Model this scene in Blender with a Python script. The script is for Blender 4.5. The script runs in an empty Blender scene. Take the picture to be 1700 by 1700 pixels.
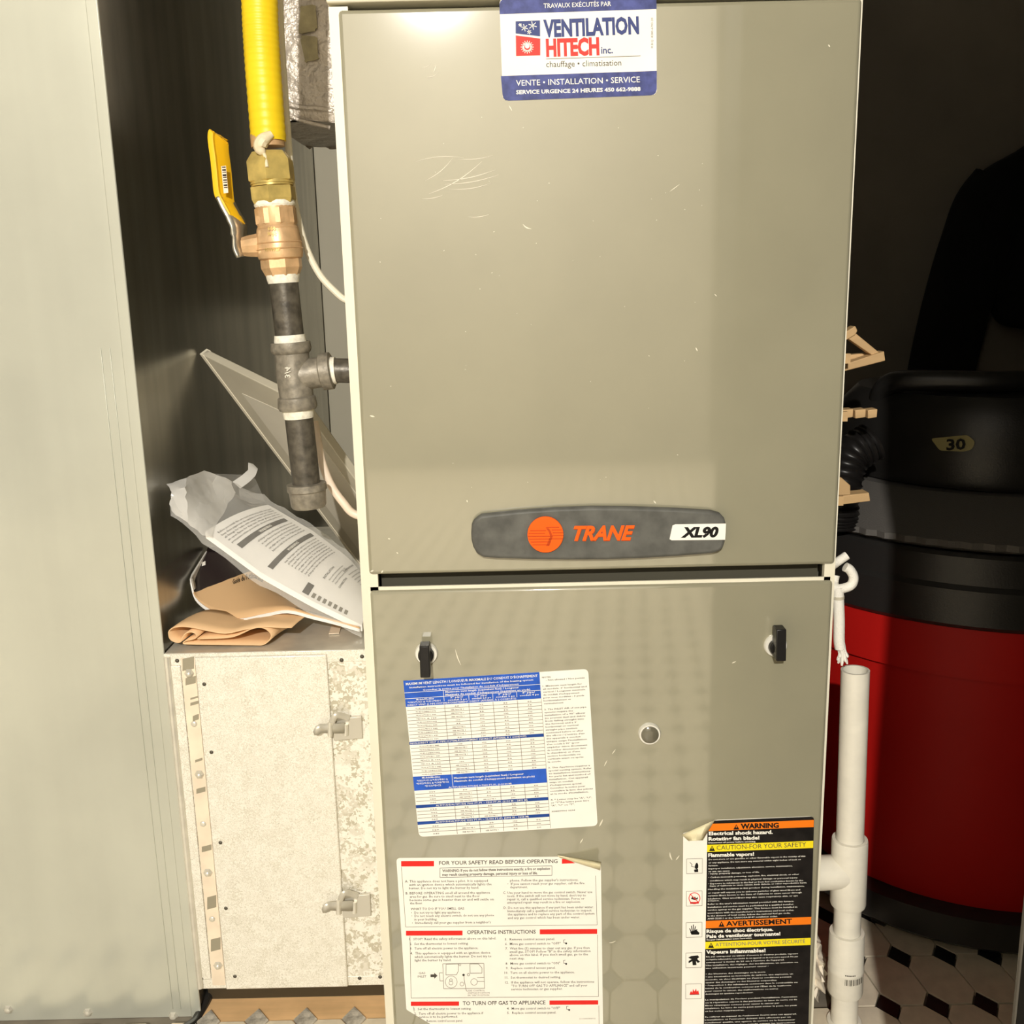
import bpy, bmesh, math, random
from mathutils import Vector, Matrix
random.seed(7)
SC = bpy.context.scene
COL = SC.collection

# ------------------------------------------------------------------ camera
F = 1700.0
PITCH = math.atan(1700 / 7556.0)
ROLL = math.radians(1.30)
CAM = Vector((0.0, -0.92, 0.79))
FW = Vector((0, math.cos(PITCH), -math.sin(PITCH)))
UP0 = Vector((0, math.sin(PITCH), math.cos(PITCH)))
RT0 = Vector((1, 0, 0))
RT = RT0 * math.cos(ROLL) - UP0 * math.sin(ROLL)
UP = RT0 * math.sin(ROLL) + UP0 * math.cos(ROLL)
cd = bpy.data.cameras.new('camera')
cam = bpy.data.objects.new('camera', cd)
COL.objects.link(cam)
cd.sensor_fit = 'HORIZONTAL'
cd.sensor_width = 36.0
cd.lens = 36.0 * F / 1700.0
cd.clip_start = 0.02
m4 = Matrix((RT, UP, -FW)).transposed().to_4x4()
m4.translation = CAM
cam.matrix_world = m4
SC.camera = cam

# ------------------------------------------------------------------ world, lights, exposure
w = bpy.data.worlds.new('world')
SC.world = w
w.use_nodes = True
w.node_tree.nodes['Background'].inputs[0].default_value = (1.0, 0.93, 0.82, 1)
w.node_tree.nodes['Background'].inputs[1].default_value = 0.02
SC.view_settings.view_transform = 'Standard'
SC.view_settings.look = 'None'
SC.view_settings.gamma = 1.0
SC.view_settings.exposure = 0.0
SC.view_settings.use_curve_mapping = False
ld = bpy.data.lights.new('pendant_bulb_light', 'POINT')
ld.energy = 292
ld.color = (1.0, 0.955, 0.875)
ld.shadow_soft_size = 0.022
LAMP = Vector((-0.21, -2.55, 1.72))
lo = bpy.data.objects.new('pendant_bulb_light', ld)
lo.location = LAMP
COL.objects.link(lo)


def ray(px, py):
    return FW + RT * ((px - 850) / F) - UP * ((py - 850) / F)


def onY(px, py, Y):            # the point of the vertical plane y = Y seen there
    v = ray(px, py)
    return CAM + v * ((Y - CAM.y) / v.y)


def onZ(px, py, Z):
    v = ray(px, py)
    return CAM + v * ((Z - CAM.z) / v.z)


def onX(px, py, X):
    v = ray(px, py)
    return CAM + v * ((X - CAM.x) / v.x)


# ------------------------------------------------------------------ materials
MATS = {}


def mat(name, col, rough=0.5, metal=0.0, var=None, bump=None, spangle=None, coat=0.0, spec=0.5, streak=None, coat_ior=1.5, coat_rough=0.12):
    """procedural principled: var=(scale, amount), bump=(scale, strength, distance), spangle=(scale, dark, light), streak=(axis stretch, amount)"""
    m = bpy.data.materials.new(name)
    m.use_nodes = True
    nt = m.node_tree
    N, L = nt.nodes, nt.links
    b = N['Principled BSDF']
    b.inputs['Base Color'].default_value = (*col, 1)
    b.inputs['Roughness'].default_value = rough
    b.inputs['Metallic'].default_value = metal
    b.inputs['Coat Weight'].default_value = coat
    b.inputs['Coat Roughness'].default_value = coat_rough
    b.inputs['Coat IOR'].default_value = coat_ior
    b.inputs['Specular IOR Level'].default_value = spec
    tc = N.new('ShaderNodeTexCoord')
    cur = None

    def rgb(c):
        n = N.new('ShaderNodeRGB')
        n.outputs[0].default_value = (*c, 1)
        return n.outputs[0]

    def mix(a, bb, fac, mode='MIX'):
        n = N.new('ShaderNodeMix')
        n.data_type = 'RGBA'
        n.blend_type = mode
        if isinstance(fac, (int, float)):
            n.inputs[0].default_value = fac
        else:
            L.new(fac, n.inputs[0])
        L.new(a, n.inputs[6])
        L.new(bb, n.inputs[7])
        return n.outputs[2]
    if var:
        n = N.new('ShaderNodeTexNoise')
        n.inputs['Scale'].default_value = var[0]
        n.inputs['Detail'].default_value = 6
        L.new(tc.outputs['Object'], n.inputs['Vector'])
        r = N.new('ShaderNodeValToRGB')
        r.color_ramp.elements[0].position = 0.3
        r.color_ramp.elements[1].position = 0.7
        L.new(n.outputs[0], r.inputs[0])
        k = var[1]
        cur = mix(rgb([max(0, c * (1 - k)) for c in col]), rgb([min(1, c * (1 + k)) for c in col]), r.outputs[0])
    if spangle:
        v = N.new('ShaderNodeTexVoronoi')
        v.inputs['Scale'].default_value = spangle[0]
        nz = N.new('ShaderNodeTexNoise')
        nz.inputs['Scale'].default_value = spangle[0] * 1.3
        nz.inputs['Detail'].default_value = 3
        L.new(tc.outputs['Object'], nz.inputs['Vector'])
        ad = N.new('ShaderNodeMix')
        ad.data_type = 'VECTOR'
        ad.inputs[0].default_value = 0.035
        L.new(tc.outputs['Object'], ad.inputs[4])
        L.new(nz.outputs['Color'], ad.inputs[5])
        L.new(ad.outputs[1], v.inputs['Vector'])
        sx = N.new('ShaderNodeSeparateColor')
        L.new(v.outputs['Color'], sx.inputs[0])
        r = N.new('ShaderNodeValToRGB')
        r.color_ramp.elements[0].position = 0.15
        r.color_ramp.elements[1].position = 0.6
        r.color_ramp.elements[0].color = (*spangle[1], 1)
        r.color_ramp.elements[1].color = (*spangle[2], 1)
        L.new(sx.outputs[0], r.inputs[0])
        cur = r.outputs[0] if cur is None else mix(cur, r.outputs[0], 0.6)
        mr = N.new('ShaderNodeMapRange')
        mr.inputs[3].default_value = max(0.05, rough - 0.12)
        mr.inputs[4].default_value = rough + 0.12
        L.new(sx.outputs[1], mr.inputs[0])
        L.new(mr.outputs[0], b.inputs['Roughness'])
    if streak:
        mp = N.new('ShaderNodeMapping')
        mp.inputs['Scale'].default_value = streak[0]
        L.new(tc.outputs['Object'], mp.inputs['Vector'])
        n = N.new('ShaderNodeTexNoise')
        n.inputs['Scale'].default_value = 1.0
        n.inputs['Detail'].default_value = 5
        L.new(mp.outputs[0], n.inputs['Vector'])
        r = N.new('ShaderNodeValToRGB')
        r.color_ramp.elements[0].position = 0.38
        r.color_ramp.elements[1].position = 0.66
        L.new(n.outputs[0], r.inputs[0])
        base = cur if cur is not None else rgb(col)
        k = streak[1]
        dark = mix(base, rgb([1 - k] * 3), 1.0, 'MULTIPLY')
        cur = mix(dark, base, r.outputs[0])
    if cur is not None:
        L.new(cur, b.inputs['Base Color'])
    if bump:
        n = N.new('ShaderNodeTexNoise')
        n.inputs['Scale'].default_value = bump[0]
        n.inputs['Detail'].default_value = 4
        L.new(tc.outputs['Object'], n.inputs['Vector'])
        bp = N.new('ShaderNodeBump')
        bp.inputs['Strength'].default_value = bump[1]
        bp.inputs['Distance'].default_value = bump[2]
        L.new(n.outputs[0], bp.inputs['Height'])
        L.new(bp.outputs[0], b.inputs['Normal'])
    MATS[name] = m
    return m


def film(name, tint, haze, rough=0.12, bump=60):
    """clear polythene: see-through with a milky haze and gloss"""
    m = bpy.data.materials.new(name)
    m.use_nodes = True
    nt = m.node_tree
    N, L = nt.nodes, nt.links
    b = N['Principled BSDF']
    b.inputs['Base Color'].default_value = (*tint, 1)
    b.inputs['Roughness'].default_value = rough
    n = N.new('ShaderNodeTexNoise')
    n.inputs['Scale'].default_value = bump
    tc = N.new('ShaderNodeTexCoord')
    L.new(tc.outputs['Object'], n.inputs['Vector'])
    bp = N.new('ShaderNodeBump')
    bp.inputs['Strength'].default_value = 0.5
    bp.inputs['Distance'].default_value = 0.004
    L.new(n.outputs[0], bp.inputs['Height'])
    L.new(bp.outputs[0], b.inputs['Normal'])
    t = N.new('ShaderNodeBsdfTransparent')
    mx = N.new('ShaderNodeMixShader')
    mx.inputs[0].default_value = haze
    L.new(t.outputs[0], mx.inputs[1])
    L.new(b.outputs[0], mx.inputs[2])
    L.new(mx.outputs[0], N['Material Output'].inputs[0])
    MATS[name] = m
    return m


mat('door_paint', (0.290, 0.272, 0.190), 0.45, var=(9, 0.05), coat=1.0, coat_ior=2.0, coat_rough=0.06, spec=0.05)
mat('casing_paint', (0.74, 0.70, 0.56), 0.45, var=(14, 0.04))
mat('dark_gap', (0.06, 0.055, 0.035), 0.7)
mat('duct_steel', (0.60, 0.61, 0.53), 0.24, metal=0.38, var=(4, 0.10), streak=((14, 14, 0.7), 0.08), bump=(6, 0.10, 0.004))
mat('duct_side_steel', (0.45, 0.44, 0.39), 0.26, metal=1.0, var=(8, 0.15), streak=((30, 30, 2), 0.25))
mat('galvanised', (0.86, 0.84, 0.76), 0.38, metal=0.15, spangle=(300, (0.62, 0.585, 0.48), (0.86, 0.83, 0.74)), bump=(9, 0.1, 0.003))
mat('galvanised_coarse', (0.86, 0.84, 0.76), 0.36, metal=0.2, spangle=(130, (0.52, 0.48, 0.37), (0.86, 0.83, 0.74)), bump=(9, 0.1, 0.003))
mat('zinc', (0.72, 0.69, 0.60), 0.34, metal=0.45, var=(60, 0.1))
mat('slot_dark', (0.34, 0.31, 0.23), 0.4, metal=0.3)
mat('screw_dark', (0.10, 0.09, 0.07), 0.5, metal=0.6)
mat('tan_tape', (0.78, 0.66, 0.51), 0.6, var=(40, 0.1))
mat('chrome', (0.80, 0.78, 0.70), 0.25, metal=0.25)
mat('black_plastic', (0.009, 0.008, 0.0075), 0.35, spec=0.3)
mat('badge_grey', (0.105, 0.104, 0.093), 0.5, spec=0.25, var=(60, 0.25), bump=(700, 0.15, 0.0004))
mat('badge_orange', (0.90, 0.12, 0.012), 0.4, spec=0.12)
mat('badge_orange_dark', (0.50, 0.06, 0.01), 0.5, spec=0.12)
mat('ink_black', (0.012, 0.011, 0.010), 0.5, spec=0.12)
mat('ink_grey', (0.075, 0.066, 0.052), 0.6, spec=0.12)
mat('ink_light_grey', (0.20, 0.18, 0.14), 0.6, spec=0.12)
mat('paper_white', (0.86, 0.83, 0.75), 0.45, var=(30, 0.03), spec=0.12)
mat('label_blue', (0.060, 0.072, 0.22), 0.45, var=(120, 0.35), spec=0.12)
mat('ink_blue', (0.045, 0.060, 0.19), 0.45, spec=0.12)
mat('ink_red', (0.72, 0.045, 0.035), 0.45, spec=0.12)
mat('table_blue', (0.030, 0.105, 0.50), 0.45, var=(90, 0.15), spec=0.12)
mat('table_navy', (0.020, 0.065, 0.28), 0.45, var=(90, 0.15), spec=0.12)
mat('label_red', (0.74, 0.030, 0.025), 0.45, spec=0.12)
mat('label_black', (0.012, 0.010, 0.009), 0.55, var=(80, 0.4), spec=0.15)
mat('label_orange', (0.86, 0.20, 0.012), 0.45, spec=0.12)
mat('label_yellow', (0.86, 0.70, 0.020), 0.45, spec=0.12)
mat('peel_back', (0.78, 0.70, 0.45), 0.5)
mat('scuff', (0.70, 0.65, 0.52), 0.5)
mat('glass_dark', (0.13, 0.12, 0.085), 0.08, coat=1.0)
mat('yellow_coat', (0.80, 0.57, 0.012), 0.42, var=(40, 0.06), spec=0.4)
mat('yellow_grip', (0.86, 0.50, 0.010), 0.4)
mat('brass', (0.62, 0.47, 0.15), 0.32, metal=0.45, var=(70, 0.25), bump=(300, 0.1, 0.0006))
mat('bronze', (0.66, 0.43, 0.23), 0.40, metal=0.4, var=(80, 0.2), bump=(350, 0.15, 0.0006))
mat('black_iron', (0.095, 0.084, 0.066), 0.38, metal=0.3, var=(120, 0.5), bump=(400, 0.3, 0.0006))
mat('grey_iron', (0.25, 0.225, 0.18), 0.45, metal=0.3, var=(160, 0.3), bump=(500, 0.3, 0.0006))
mat('thread_tape', (0.84, 0.80, 0.68), 0.6, var=(200, 0.2), bump=(600, 0.5, 0.0008))
mat('steel_handle', (0.62, 0.58, 0.48), 0.28, metal=0.85)
mat('cable_white', (0.80, 0.75, 0.60), 0.4)
mat('hose_pink', (0.84, 0.70, 0.56), 0.35)
mat('foil', (0.55, 0.49, 0.42), 0.40, metal=0.3, var=(18, 0.15), bump=(45, 0.9, 0.010))
mat('foil_crinkled', (0.82, 0.78, 0.70), 0.18, metal=0.8, var=(40, 0.2), bump=(70, 0.7, 0.006))
mat('foil_old', (0.36, 0.31, 0.17), 0.5, metal=0.1, var=(50, 0.3), bump=(60, 0.6, 0.005))
mat('panel_grey', (0.50, 0.46, 0.36), 0.5, var=(20, 0.06))
mat('panel_lit_edge', (0.74, 0.68, 0.54), 0.5)  # paler than the panel, paints the light caught by its edge
mat('panel_light', (0.62, 0.58, 0.48), 0.5, var=(12, 0.05))
mat('manual_paper', (0.88, 0.86, 0.82), 0.5, var=(30, 0.03))
film('polythene', (0.95, 0.94, 0.90), 0.17)
film('polythene_fold', (0.97, 0.95, 0.90), 0.50, 0.10, 45)
mat('booklet_dark', (0.020, 0.012, 0.014), 0.18, coat=0.5)
mat('booklet_edge', (0.86, 0.84, 0.80), 0.3)
mat('booklet_tan', (0.72, 0.47, 0.25), 0.3, coat=0.4)
mat('kraft', (0.76, 0.50, 0.27), 0.6, var=(30, 0.06), bump=(150, 0.2, 0.0008))
mat('shade_brown', (0.045, 0.031, 0.012), 0.7)  # dark tone painting the shade below the filter cabinet
mat('plywood', (0.86, 0.56, 0.28), 0.6, var=(18, 0.14), streak=((6, 60, 6), 0.18))
mat('pvc', (0.78, 0.74, 0.63), 0.32, var=(35, 0.05), streak=((60, 60, 90), 0.05))
mat('cord_white', (0.84, 0.81, 0.73), 0.7, bump=(900, 0.6, 0.001))
mat('vac_red', (0.42, 0.008, 0.006), 0.5, var=(5, 0.08), spec=0.2)
mat('vac_black', (0.016, 0.015, 0.014), 0.35, bump=(500, 0.2, 0.0008))
mat('vac_ledge', (0.09, 0.083, 0.075), 0.7, bump=(600, 0.6, 0.001))
mat('vac_sticker', (0.28, 0.24, 0.09), 0.5)
mat('pine', (0.70, 0.46, 0.22), 0.55, streak=((8, 60, 60), 0.22))
mat('shadow_black', (0.0035, 0.0033, 0.003), 0.95, bump=(80, 0.4, 0.004))  # near-black of the solid form that stands for a person's shadow
mat('rag', (0.80, 0.72, 0.58), 0.7, bump=(60, 0.4, 0.004))
mat('tile_white', (0.68, 0.60, 0.46), 0.42, var=(60, 0.10))
mat('tile_worn', (0.42, 0.39, 0.33), 0.6, var=(150, 0.5))
mat('tile_black', (0.012, 0.011, 0.010), 0.4)
mat('latch_steel', (0.56, 0.53, 0.45), 0.35, metal=0.35)
mat('sealant', (0.72, 0.62, 0.42), 0.5, bump=(300, 0.4, 0.001))
mat('subfloor', (0.20, 0.175, 0.135), 0.8, var=(20, 0.2))
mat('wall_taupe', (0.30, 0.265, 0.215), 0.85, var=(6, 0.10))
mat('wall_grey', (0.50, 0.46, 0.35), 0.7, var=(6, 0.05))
mat('wall_cream', (0.40, 0.37, 0.31), 0.8, var=(4, 0.02))
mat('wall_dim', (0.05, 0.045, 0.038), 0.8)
mat('ceiling_white', (0.20, 0.19, 0.17), 0.85)
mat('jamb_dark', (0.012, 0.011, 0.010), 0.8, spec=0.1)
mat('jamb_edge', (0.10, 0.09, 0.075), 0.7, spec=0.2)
mat('rubber_black', (0.02, 0.019, 0.017), 0.4)


# ------------------------------------------------------------------ mesh builder
class MB:
    def __init__(s):
        s.v, s.f, s.m = [], [], []
        s.mi = 0

    def add(s, vs, fs):
        o = len(s.v)
        s.v += [Vector(p) for p in vs]
        for f in fs:
            s.f.append([i + o for i in f])
            s.m.append(s.mi)
        return s

    def mat(s, i):
        s.mi = i
        return s

    def box(s, x0, x1, y0, y1, z0, z1):
        vs = [(x, y, z) for x in (x0, x1) for y in (y0, y1) for z in (z0, z1)]
        return s.add(vs, [(0, 1, 3, 2), (4, 6, 7, 5), (0, 4, 5, 1), (2, 3, 7, 6), (0, 2, 6, 4), (1, 5, 7, 3)])

    def hexa(s, b, t):            # two quads, bottom and top
        vs = list(b) + list(t)
        return s.add(vs, [(3, 2, 1, 0), (4, 5, 6, 7), (0, 1, 5, 4), (1, 2, 6, 5), (2, 3, 7, 6), (3, 0, 4, 7)])

    def quad(s, *p):
        return s.add(p, [tuple(range(len(p)))])

    def slab(s, pts, d):          # polygon given a thickness vector
        n = len(pts)
        d = Vector(d)
        vs = [Vector(p) for p in pts] + [Vector(p) + d for p in pts]
        fs = [tuple(range(n)), tuple(range(2 * n - 1, n - 1, -1))]
        fs += [(i, i + n, (i + 1) % n + n, (i + 1) % n) for i in range(n)]
        return s.add(vs, fs)

    def tube(s, path, r, n=14, caps=True, flat=1.0):
        path = [Vector(p) for p in path]
        k = len(path)
        rs = r if isinstance(r, (list, tuple)) else [r] * k
        vs, fs = [], []
        up = None
        for i, p in enumerate(path):
            t = (path[min(i + 1, k - 1)] - path[max(i - 1, 0)])
            if t.length < 1e-9:
                t = path[-1] - path[0]
            t.normalize()
            if up is None:
                a = Vector((0, 0, 1)) if abs(t.z) < 0.9 else Vector((1, 0, 0))
                up = (a - t * a.dot(t)).normalized()
            else:
                up = (up - t * up.dot(t)).normalized()
            sd = t.cross(up)
            for j in range(n):
                a = 2 * math.pi * j / n
                vs.append(p + up * (math.cos(a) * rs[i]) + sd * (math.sin(a) * rs[i] * flat))
        for i in range(k - 1):
            for j in range(n):
                fs.append((i * n + j, i * n + (j + 1) % n, (i + 1) * n + (j + 1) % n, (i + 1) * n + j))
        if caps:
            fs.append(tuple(range(n - 1, -1, -1)))
            fs.append(tuple(range((k - 1) * n, k * n)))
        return s.add(vs, fs)

    def lathe(s, p0, p1, prof, n=24, caps=True):
        """profile of (t, r) along p0 -> p1"""
        p0, p1 = Vector(p0), Vector(p1)
        ax = (p1 - p0)
        t = ax.normalized()
        a = Vector((0, 0, 1)) if abs(t.z) < 0.9 else Vector((1, 0, 0))
        up = (a - t * a.dot(t)).normalized()
        sd = t.cross(up)
        vs, fs = [], []
        for (q, r) in prof:
            c = p0 + ax * q
            for j in range(n):
                b = 2 * math.pi * (j + 0.5) / n
                vs.append(c + up * (math.cos(b) * r) + sd * (math.sin(b) * r))
        k = len(prof)
        for i in range(k - 1):
            for j in range(n):
                fs.append((i * n + j, i * n + (j + 1) % n, (i + 1) * n + (j + 1) % n, (i + 1) * n + j))
        if caps:
            fs.append(tuple(range(n - 1, -1, -1)))
            fs.append(tuple(range((k - 1) * n, k * n)))
        return s.add(vs, fs)

    def grid(s, rows):            # rows of equal point lists
        a, b = len(rows), len(rows[0])
        vs = [p for r in rows for p in r]
        fs = [(i * b + j, i * b + j + 1, (i + 1) * b + j + 1, (i + 1) * b + j) for i in range(a - 1) for j in range(b - 1)]
        return s.add(vs, fs)

    def build(s, name, mats, parent=None, bevel=0.0, seg=2, smooth=35, solid=0.0):
        if isinstance(mats, str):
            mats = [mats]
        off = Vector()
        q = parent
        while q is not None:
            off += q.location
            q = q.parent
        me = bpy.data.meshes.new(name)
        me.from_pydata([tuple(p - off) for p in s.v], [], s.f)
        for q in mats:
            me.materials.append(MATS[q])
        if len(mats) > 1:
            me.polygons.foreach_set('material_index', s.m)
        bm = bmesh.new()
        bm.from_mesh(me)
        if solid == 0.0:
            bmesh.ops.recalc_face_normals(bm, faces=bm.faces)
        bm.to_mesh(me)
        bm.free()
        if smooth:
            me.shade_smooth()
            me.set_sharp_from_angle(angle=math.radians(smooth))
        o = bpy.data.objects.new(name, me)
        COL.objects.link(o)
        o.parent = parent
        if solid:
            md = o.modifiers.new('thick', 'SOLIDIFY')
            md.thickness = solid
            md.offset = 0
        if bevel:
            md = o.modifiers.new('edge', 'BEVEL')
            md.width = bevel
            md.segments = seg
            md.limit_method = 'ANGLE'
            md.harden_normals = False
        return o


def thing(name, label, cat, loc, group=None):
    o = bpy.data.objects.new(name, None)
    COL.objects.link(o)
    o.location = loc
    o.empty_display_size = 0.05
    o['label'] = label
    o['category'] = cat
    if group:
        o['group'] = group
    return o


def tag(o, label, cat, group=None):
    o['label'] = label
    o['category'] = cat
    if group:
        o['group'] = group
    return o


def lab(o, label):
    o['label'] = label
    return o


def struct(o):
    o['kind'] = 'structure'
    return o


# flat lettering -----------------------------------------------------------
def text_mesh(body, bold=0.0, shear=0.0, res=2, space=1.0):
    c = bpy.data.curves.new('lettering', 'FONT')
    c.body = body
    c.size = 1.0
    c.offset = bold
    c.shear = shear
    c.resolution_u = res
    c.space_character = space
    o = bpy.data.objects.new('lettering', c)
    COL.objects.link(o)
    dg = bpy.context.evaluated_depsgraph_get()
    me = bpy.data.meshes.new_from_object(o.evaluated_get(dg))
    vs = [(v.co.x, v.co.y) for v in me.vertices]
    fs = [tuple(p.vertices) for p in me.polygons]
    bpy.data.objects.remove(o)
    bpy.data.curves.remove(c)
    bpy.data.meshes.remove(me)
    return vs, fs


_h, _ = text_mesh('H')
CAP = max(q[1] for q in _h)


class Print:
    """flat print on the plane y = Y, laid out between points of the door face"""

    def __init__(s, Y, conv):
        s.Y, s.c = Y, conv
        s.mb = MB()
        s.names = []

    def use(s, name):
        if name not in s.names:
            s.names.append(name)
        s.mb.mat(s.names.index(name))
        return s

    def poly(s, name, pts, dy=0.0):
        s.use(name)
        s.mb.quad(*[onY(*s.c(*p), s.Y - dy) for p in pts])
        return s

    def rect(s, name, x0, y0, x1, y1, tilt=0.0, dy=0.0):
        """a band from (x0, y0) to (x1, y1) whose rows fall by tilt per unit of x"""
        d = tilt * (x1 - x0)
        return s.poly(name, [(x0, y0), (x1, y0 + d), (x1, y1 + d), (x0, y1)], dy)

    def line(s, name, a, b, wd=1.0, dy=0.0):
        a, b = Vector(a), Vector(b)
        t = (b - a)
        if t.length < 1e-6:
            return s
        t.normalize()
        n = Vector((-t.y, t.x)) * wd / 2
        return s.poly(name, [a + n, b + n, b - n, a - n], dy)

    def text(s, name, body, a, b, h, bold=0.0, shear=0.0, dy=0.0, res=2, space=1.0):
        """ink from a to b along the baseline, capitals h high"""
        s.use(name)
        vs, fs = text_mesh(body, bold, shear, res, space)
        if not vs:
            return s
        a, b = Vector(a), Vector(b)
        t = (b - a).normalized()
        n = Vector((t.y, -t.x))
        x0 = min(q[0] for q in vs)
        x1 = max(q[0] for q in vs)
        L = (b - a).length
        out = []
        for x, y in vs:
            p = a + t * ((x - x0) / (x1 - x0) * L) + n * (y / CAP * h)
            out.append(onY(*s.c(p.x, p.y), s.Y - dy))
        s.mb.add(out, fs)
        return s

    def disc(s, name, c, r, dy=0.0, n=24, inner=0.0):
        s.use(name)
        C = Vector(c)
        pts = [C + Vector((math.cos(2 * math.pi * i / n), math.sin(2 * math.pi * i / n))) * r for i in range(n)]
        if inner:
            q = [C + (p - C) * (inner / r) for p in pts]
            for i in range(n):
                j = (i + 1) % n
                s.poly(name, [pts[i], pts[j], q[j], q[i]], dy)
        else:
            s.poly(name, pts, dy)
        return s

    def build(s, name, parent):
        return s.mb.build(name, s.names, parent, smooth=0)


def rounded(pts, r, n=5):
    """round the corners of a 2D polygon"""
    out = []
    k = len(pts)
    rs = r if isinstance(r, (list, tuple)) else [r] * k
    for i in range(k):
        p = Vector(pts[i])
        a = Vector(pts[i - 1]) - p
        b = Vector(pts[(i + 1) % k]) - p
        d = min(rs[i], a.length * 0.45, b.length * 0.45)
        if d < 1e-6:
            out.append(p)
            continue
        A = p + a.normalized() * d
        B = p + b.normalized() * d
        for j in range(n + 1):
            t = j / n
            out.append(A * (1 - t) ** 2 + p * 2 * t * (1 - t) + B * t * t)
    return out


def smooth_path(pts, n=8):
    P = [Vector(p) for p in pts]
    out = []
    for i in range(len(P) - 1):
        p0 = P[i - 1] if i else P[0] * 2 - P[1]
        p1, p2 = P[i], P[i + 1]
        p3 = P[i + 2] if i + 2 < len(P) else P[-1] * 2 - P[-2]
        for j in range(n):
            t = j / n
            out.append(0.5 * ((2 * p1) + (p2 - p0) * t + (2 * p0 - 5 * p1 + 4 * p2 - p3) * t * t + (3 * p1 - p0 - 3 * p2 + p3) * t ** 3))
    out.append(P[-1])
    return out


# ------------------------------------------------------------------ setting
YB = 1.13                       # the closet's rear wall
FX0, FX1, FD, FH = -0.1430, 0.3015, 0.72, 1.016      # the furnace
DX, DY = -0.3605, 0.075         # right side and front of the big duct

floor = struct(MB().box(-2.2, 2.2, -3.6, YB + 0.1, -0.06, -0.004).build('floor', 'subfloor'))
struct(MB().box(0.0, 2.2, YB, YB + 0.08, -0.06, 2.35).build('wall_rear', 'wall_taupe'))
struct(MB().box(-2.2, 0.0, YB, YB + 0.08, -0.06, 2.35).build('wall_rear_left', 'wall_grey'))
struct(MB().box(1.45, 1.55, -0.40, YB, -0.06, 2.35).build('wall_right', 'wall_taupe'))
struct(MB().box(-2.2, 2.2, -3.6, YB + 0.1, 2.35, 2.45).build('ceiling', 'ceiling_white'))
struct(MB().box(-2.3, -2.2, -3.6, YB + 0.1, -0.06, 2.35).build('wall_left', 'wall_cream'))
struct(MB().box(-2.2, 0.89, -3.7, -3.6, -0.06, 2.35).build('wall_behind', 'wall_cream'))
struct(MB().box(0.89, 2.3, -4.6, -4.5, -0.06, 2.35).build('wall_hallway', 'wall_dim'))
struct(MB().box(2.2, 2.3, -4.5, YB, -0.06, 2.35).build('wall_far_right', 'wall_dim'))
# jamb and front wall of the closet, at the right border of the picture
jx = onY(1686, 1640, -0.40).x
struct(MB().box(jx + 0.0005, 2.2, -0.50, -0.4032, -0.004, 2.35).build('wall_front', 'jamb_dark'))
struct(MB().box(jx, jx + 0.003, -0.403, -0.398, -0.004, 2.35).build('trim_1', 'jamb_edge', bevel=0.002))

# floor tiles: stretched octagons with a black dot at each meeting of corners
VX, VY, T0 = Vector((0.0535, 0, 0)), Vector((-0.010, 0.084, 0)), Vector((0.402, 0.058, 0))
ct = 0.26
oc = MB()
oct_uv = [(ct, 0), (1 - ct, 0), (1, ct * 0.92), (1, 1 - ct * 0.92), (1 - ct, 1), (ct, 1), (0, 1 - ct * 0.92), (0, ct * 0.92)]
g = 0.965
pts = [VX * ((u - 0.5) * g) + VY * ((v - 0.5) * g) for u, v in oct_uv]
oc.slab([p + Vector((0, 0, -0.004)) for p in pts], (0, 0, 0.0075))
dt = MB()
pts = [VX * (u * 0.245) + VY * (v * 0.225) for u, v in ((-1, 0), (0, -1), (1, 0), (0, 1))]
dt.slab([p + Vector((0, 0, -0.004)) for p in pts], (0, 0, 0.0072))
proto_o = oc.build('octagon_tile', 'tile_white', floor, smooth=0)
proto_d = dt.build('dot_tile', 'tile_black', floor, smooth=0)
worn = proto_d.data.copy()
worn.materials[0] = MATS['tile_worn']
first_o = first_d = True
for i in range(-26, 14):
    for j in range(-8, 6):
        c = T0 + VX * i + VY * j
        co = c + VX * 0.5 + VY * 0.5
        def wanted(p, tip):
            if p.x > 0.93 or p.x < -0.86 or p.y < -0.52:
                return False
            if p.y < tip:
                return True
            return p.x > 0.345 and p.y < 0.40
        for pos, tip, kind in ((co, 0.05, 'o'), (c, 0.062, 'd')):
            if not wanted(pos, tip):
                continue
            if kind == 'o' and first_o:
                proto_o.location = pos
                first_o = False
                continue
            if kind == 'd' and first_d:
                proto_d.location = pos
                first_d = False
                continue
            src = proto_o if kind == 'o' else proto_d
            if kind == 'd' and pos.y > 0.04 and pos.x < -0.355:
                continue
            o = src.copy()
            COL.objects.link(o)
            if kind == 'd' and pos.y > 0.04 and pos.x < -0.14:
                o.data = worn
            o.parent = floor
            o.location = pos
            o.rotation_euler.z = random.uniform(-0.008, 0.008)

field_o, field_d = MB(), MB()
for i in range(-45, 50):
    for j in range(-42, 8):
        c = T0 + VX * i + VY * j
        co = c + VX * .5 + VY * .5
        for pos, tip, mesh, into in ((co, .05, proto_o.data, field_o), (c, .062, proto_d.data, field_d)):
            near = -.86 <= pos.x <= .93 and pos.y >= -.52
            if near or not (-2.15 < pos.x < 2.15 and -3.55 < pos.y < .03):
                continue
            into.add([v.co + pos for v in mesh.vertices], [tuple(p.vertices) for p in mesh.polygons])
for nm, mt, fld in (('tile_field', 'tile_white', field_o), ('dot_field', 'tile_black', field_d)):
    fo = fld.build(nm, mt, floor, smooth=0)
    fo['kind'] = 'stuff'

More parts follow.
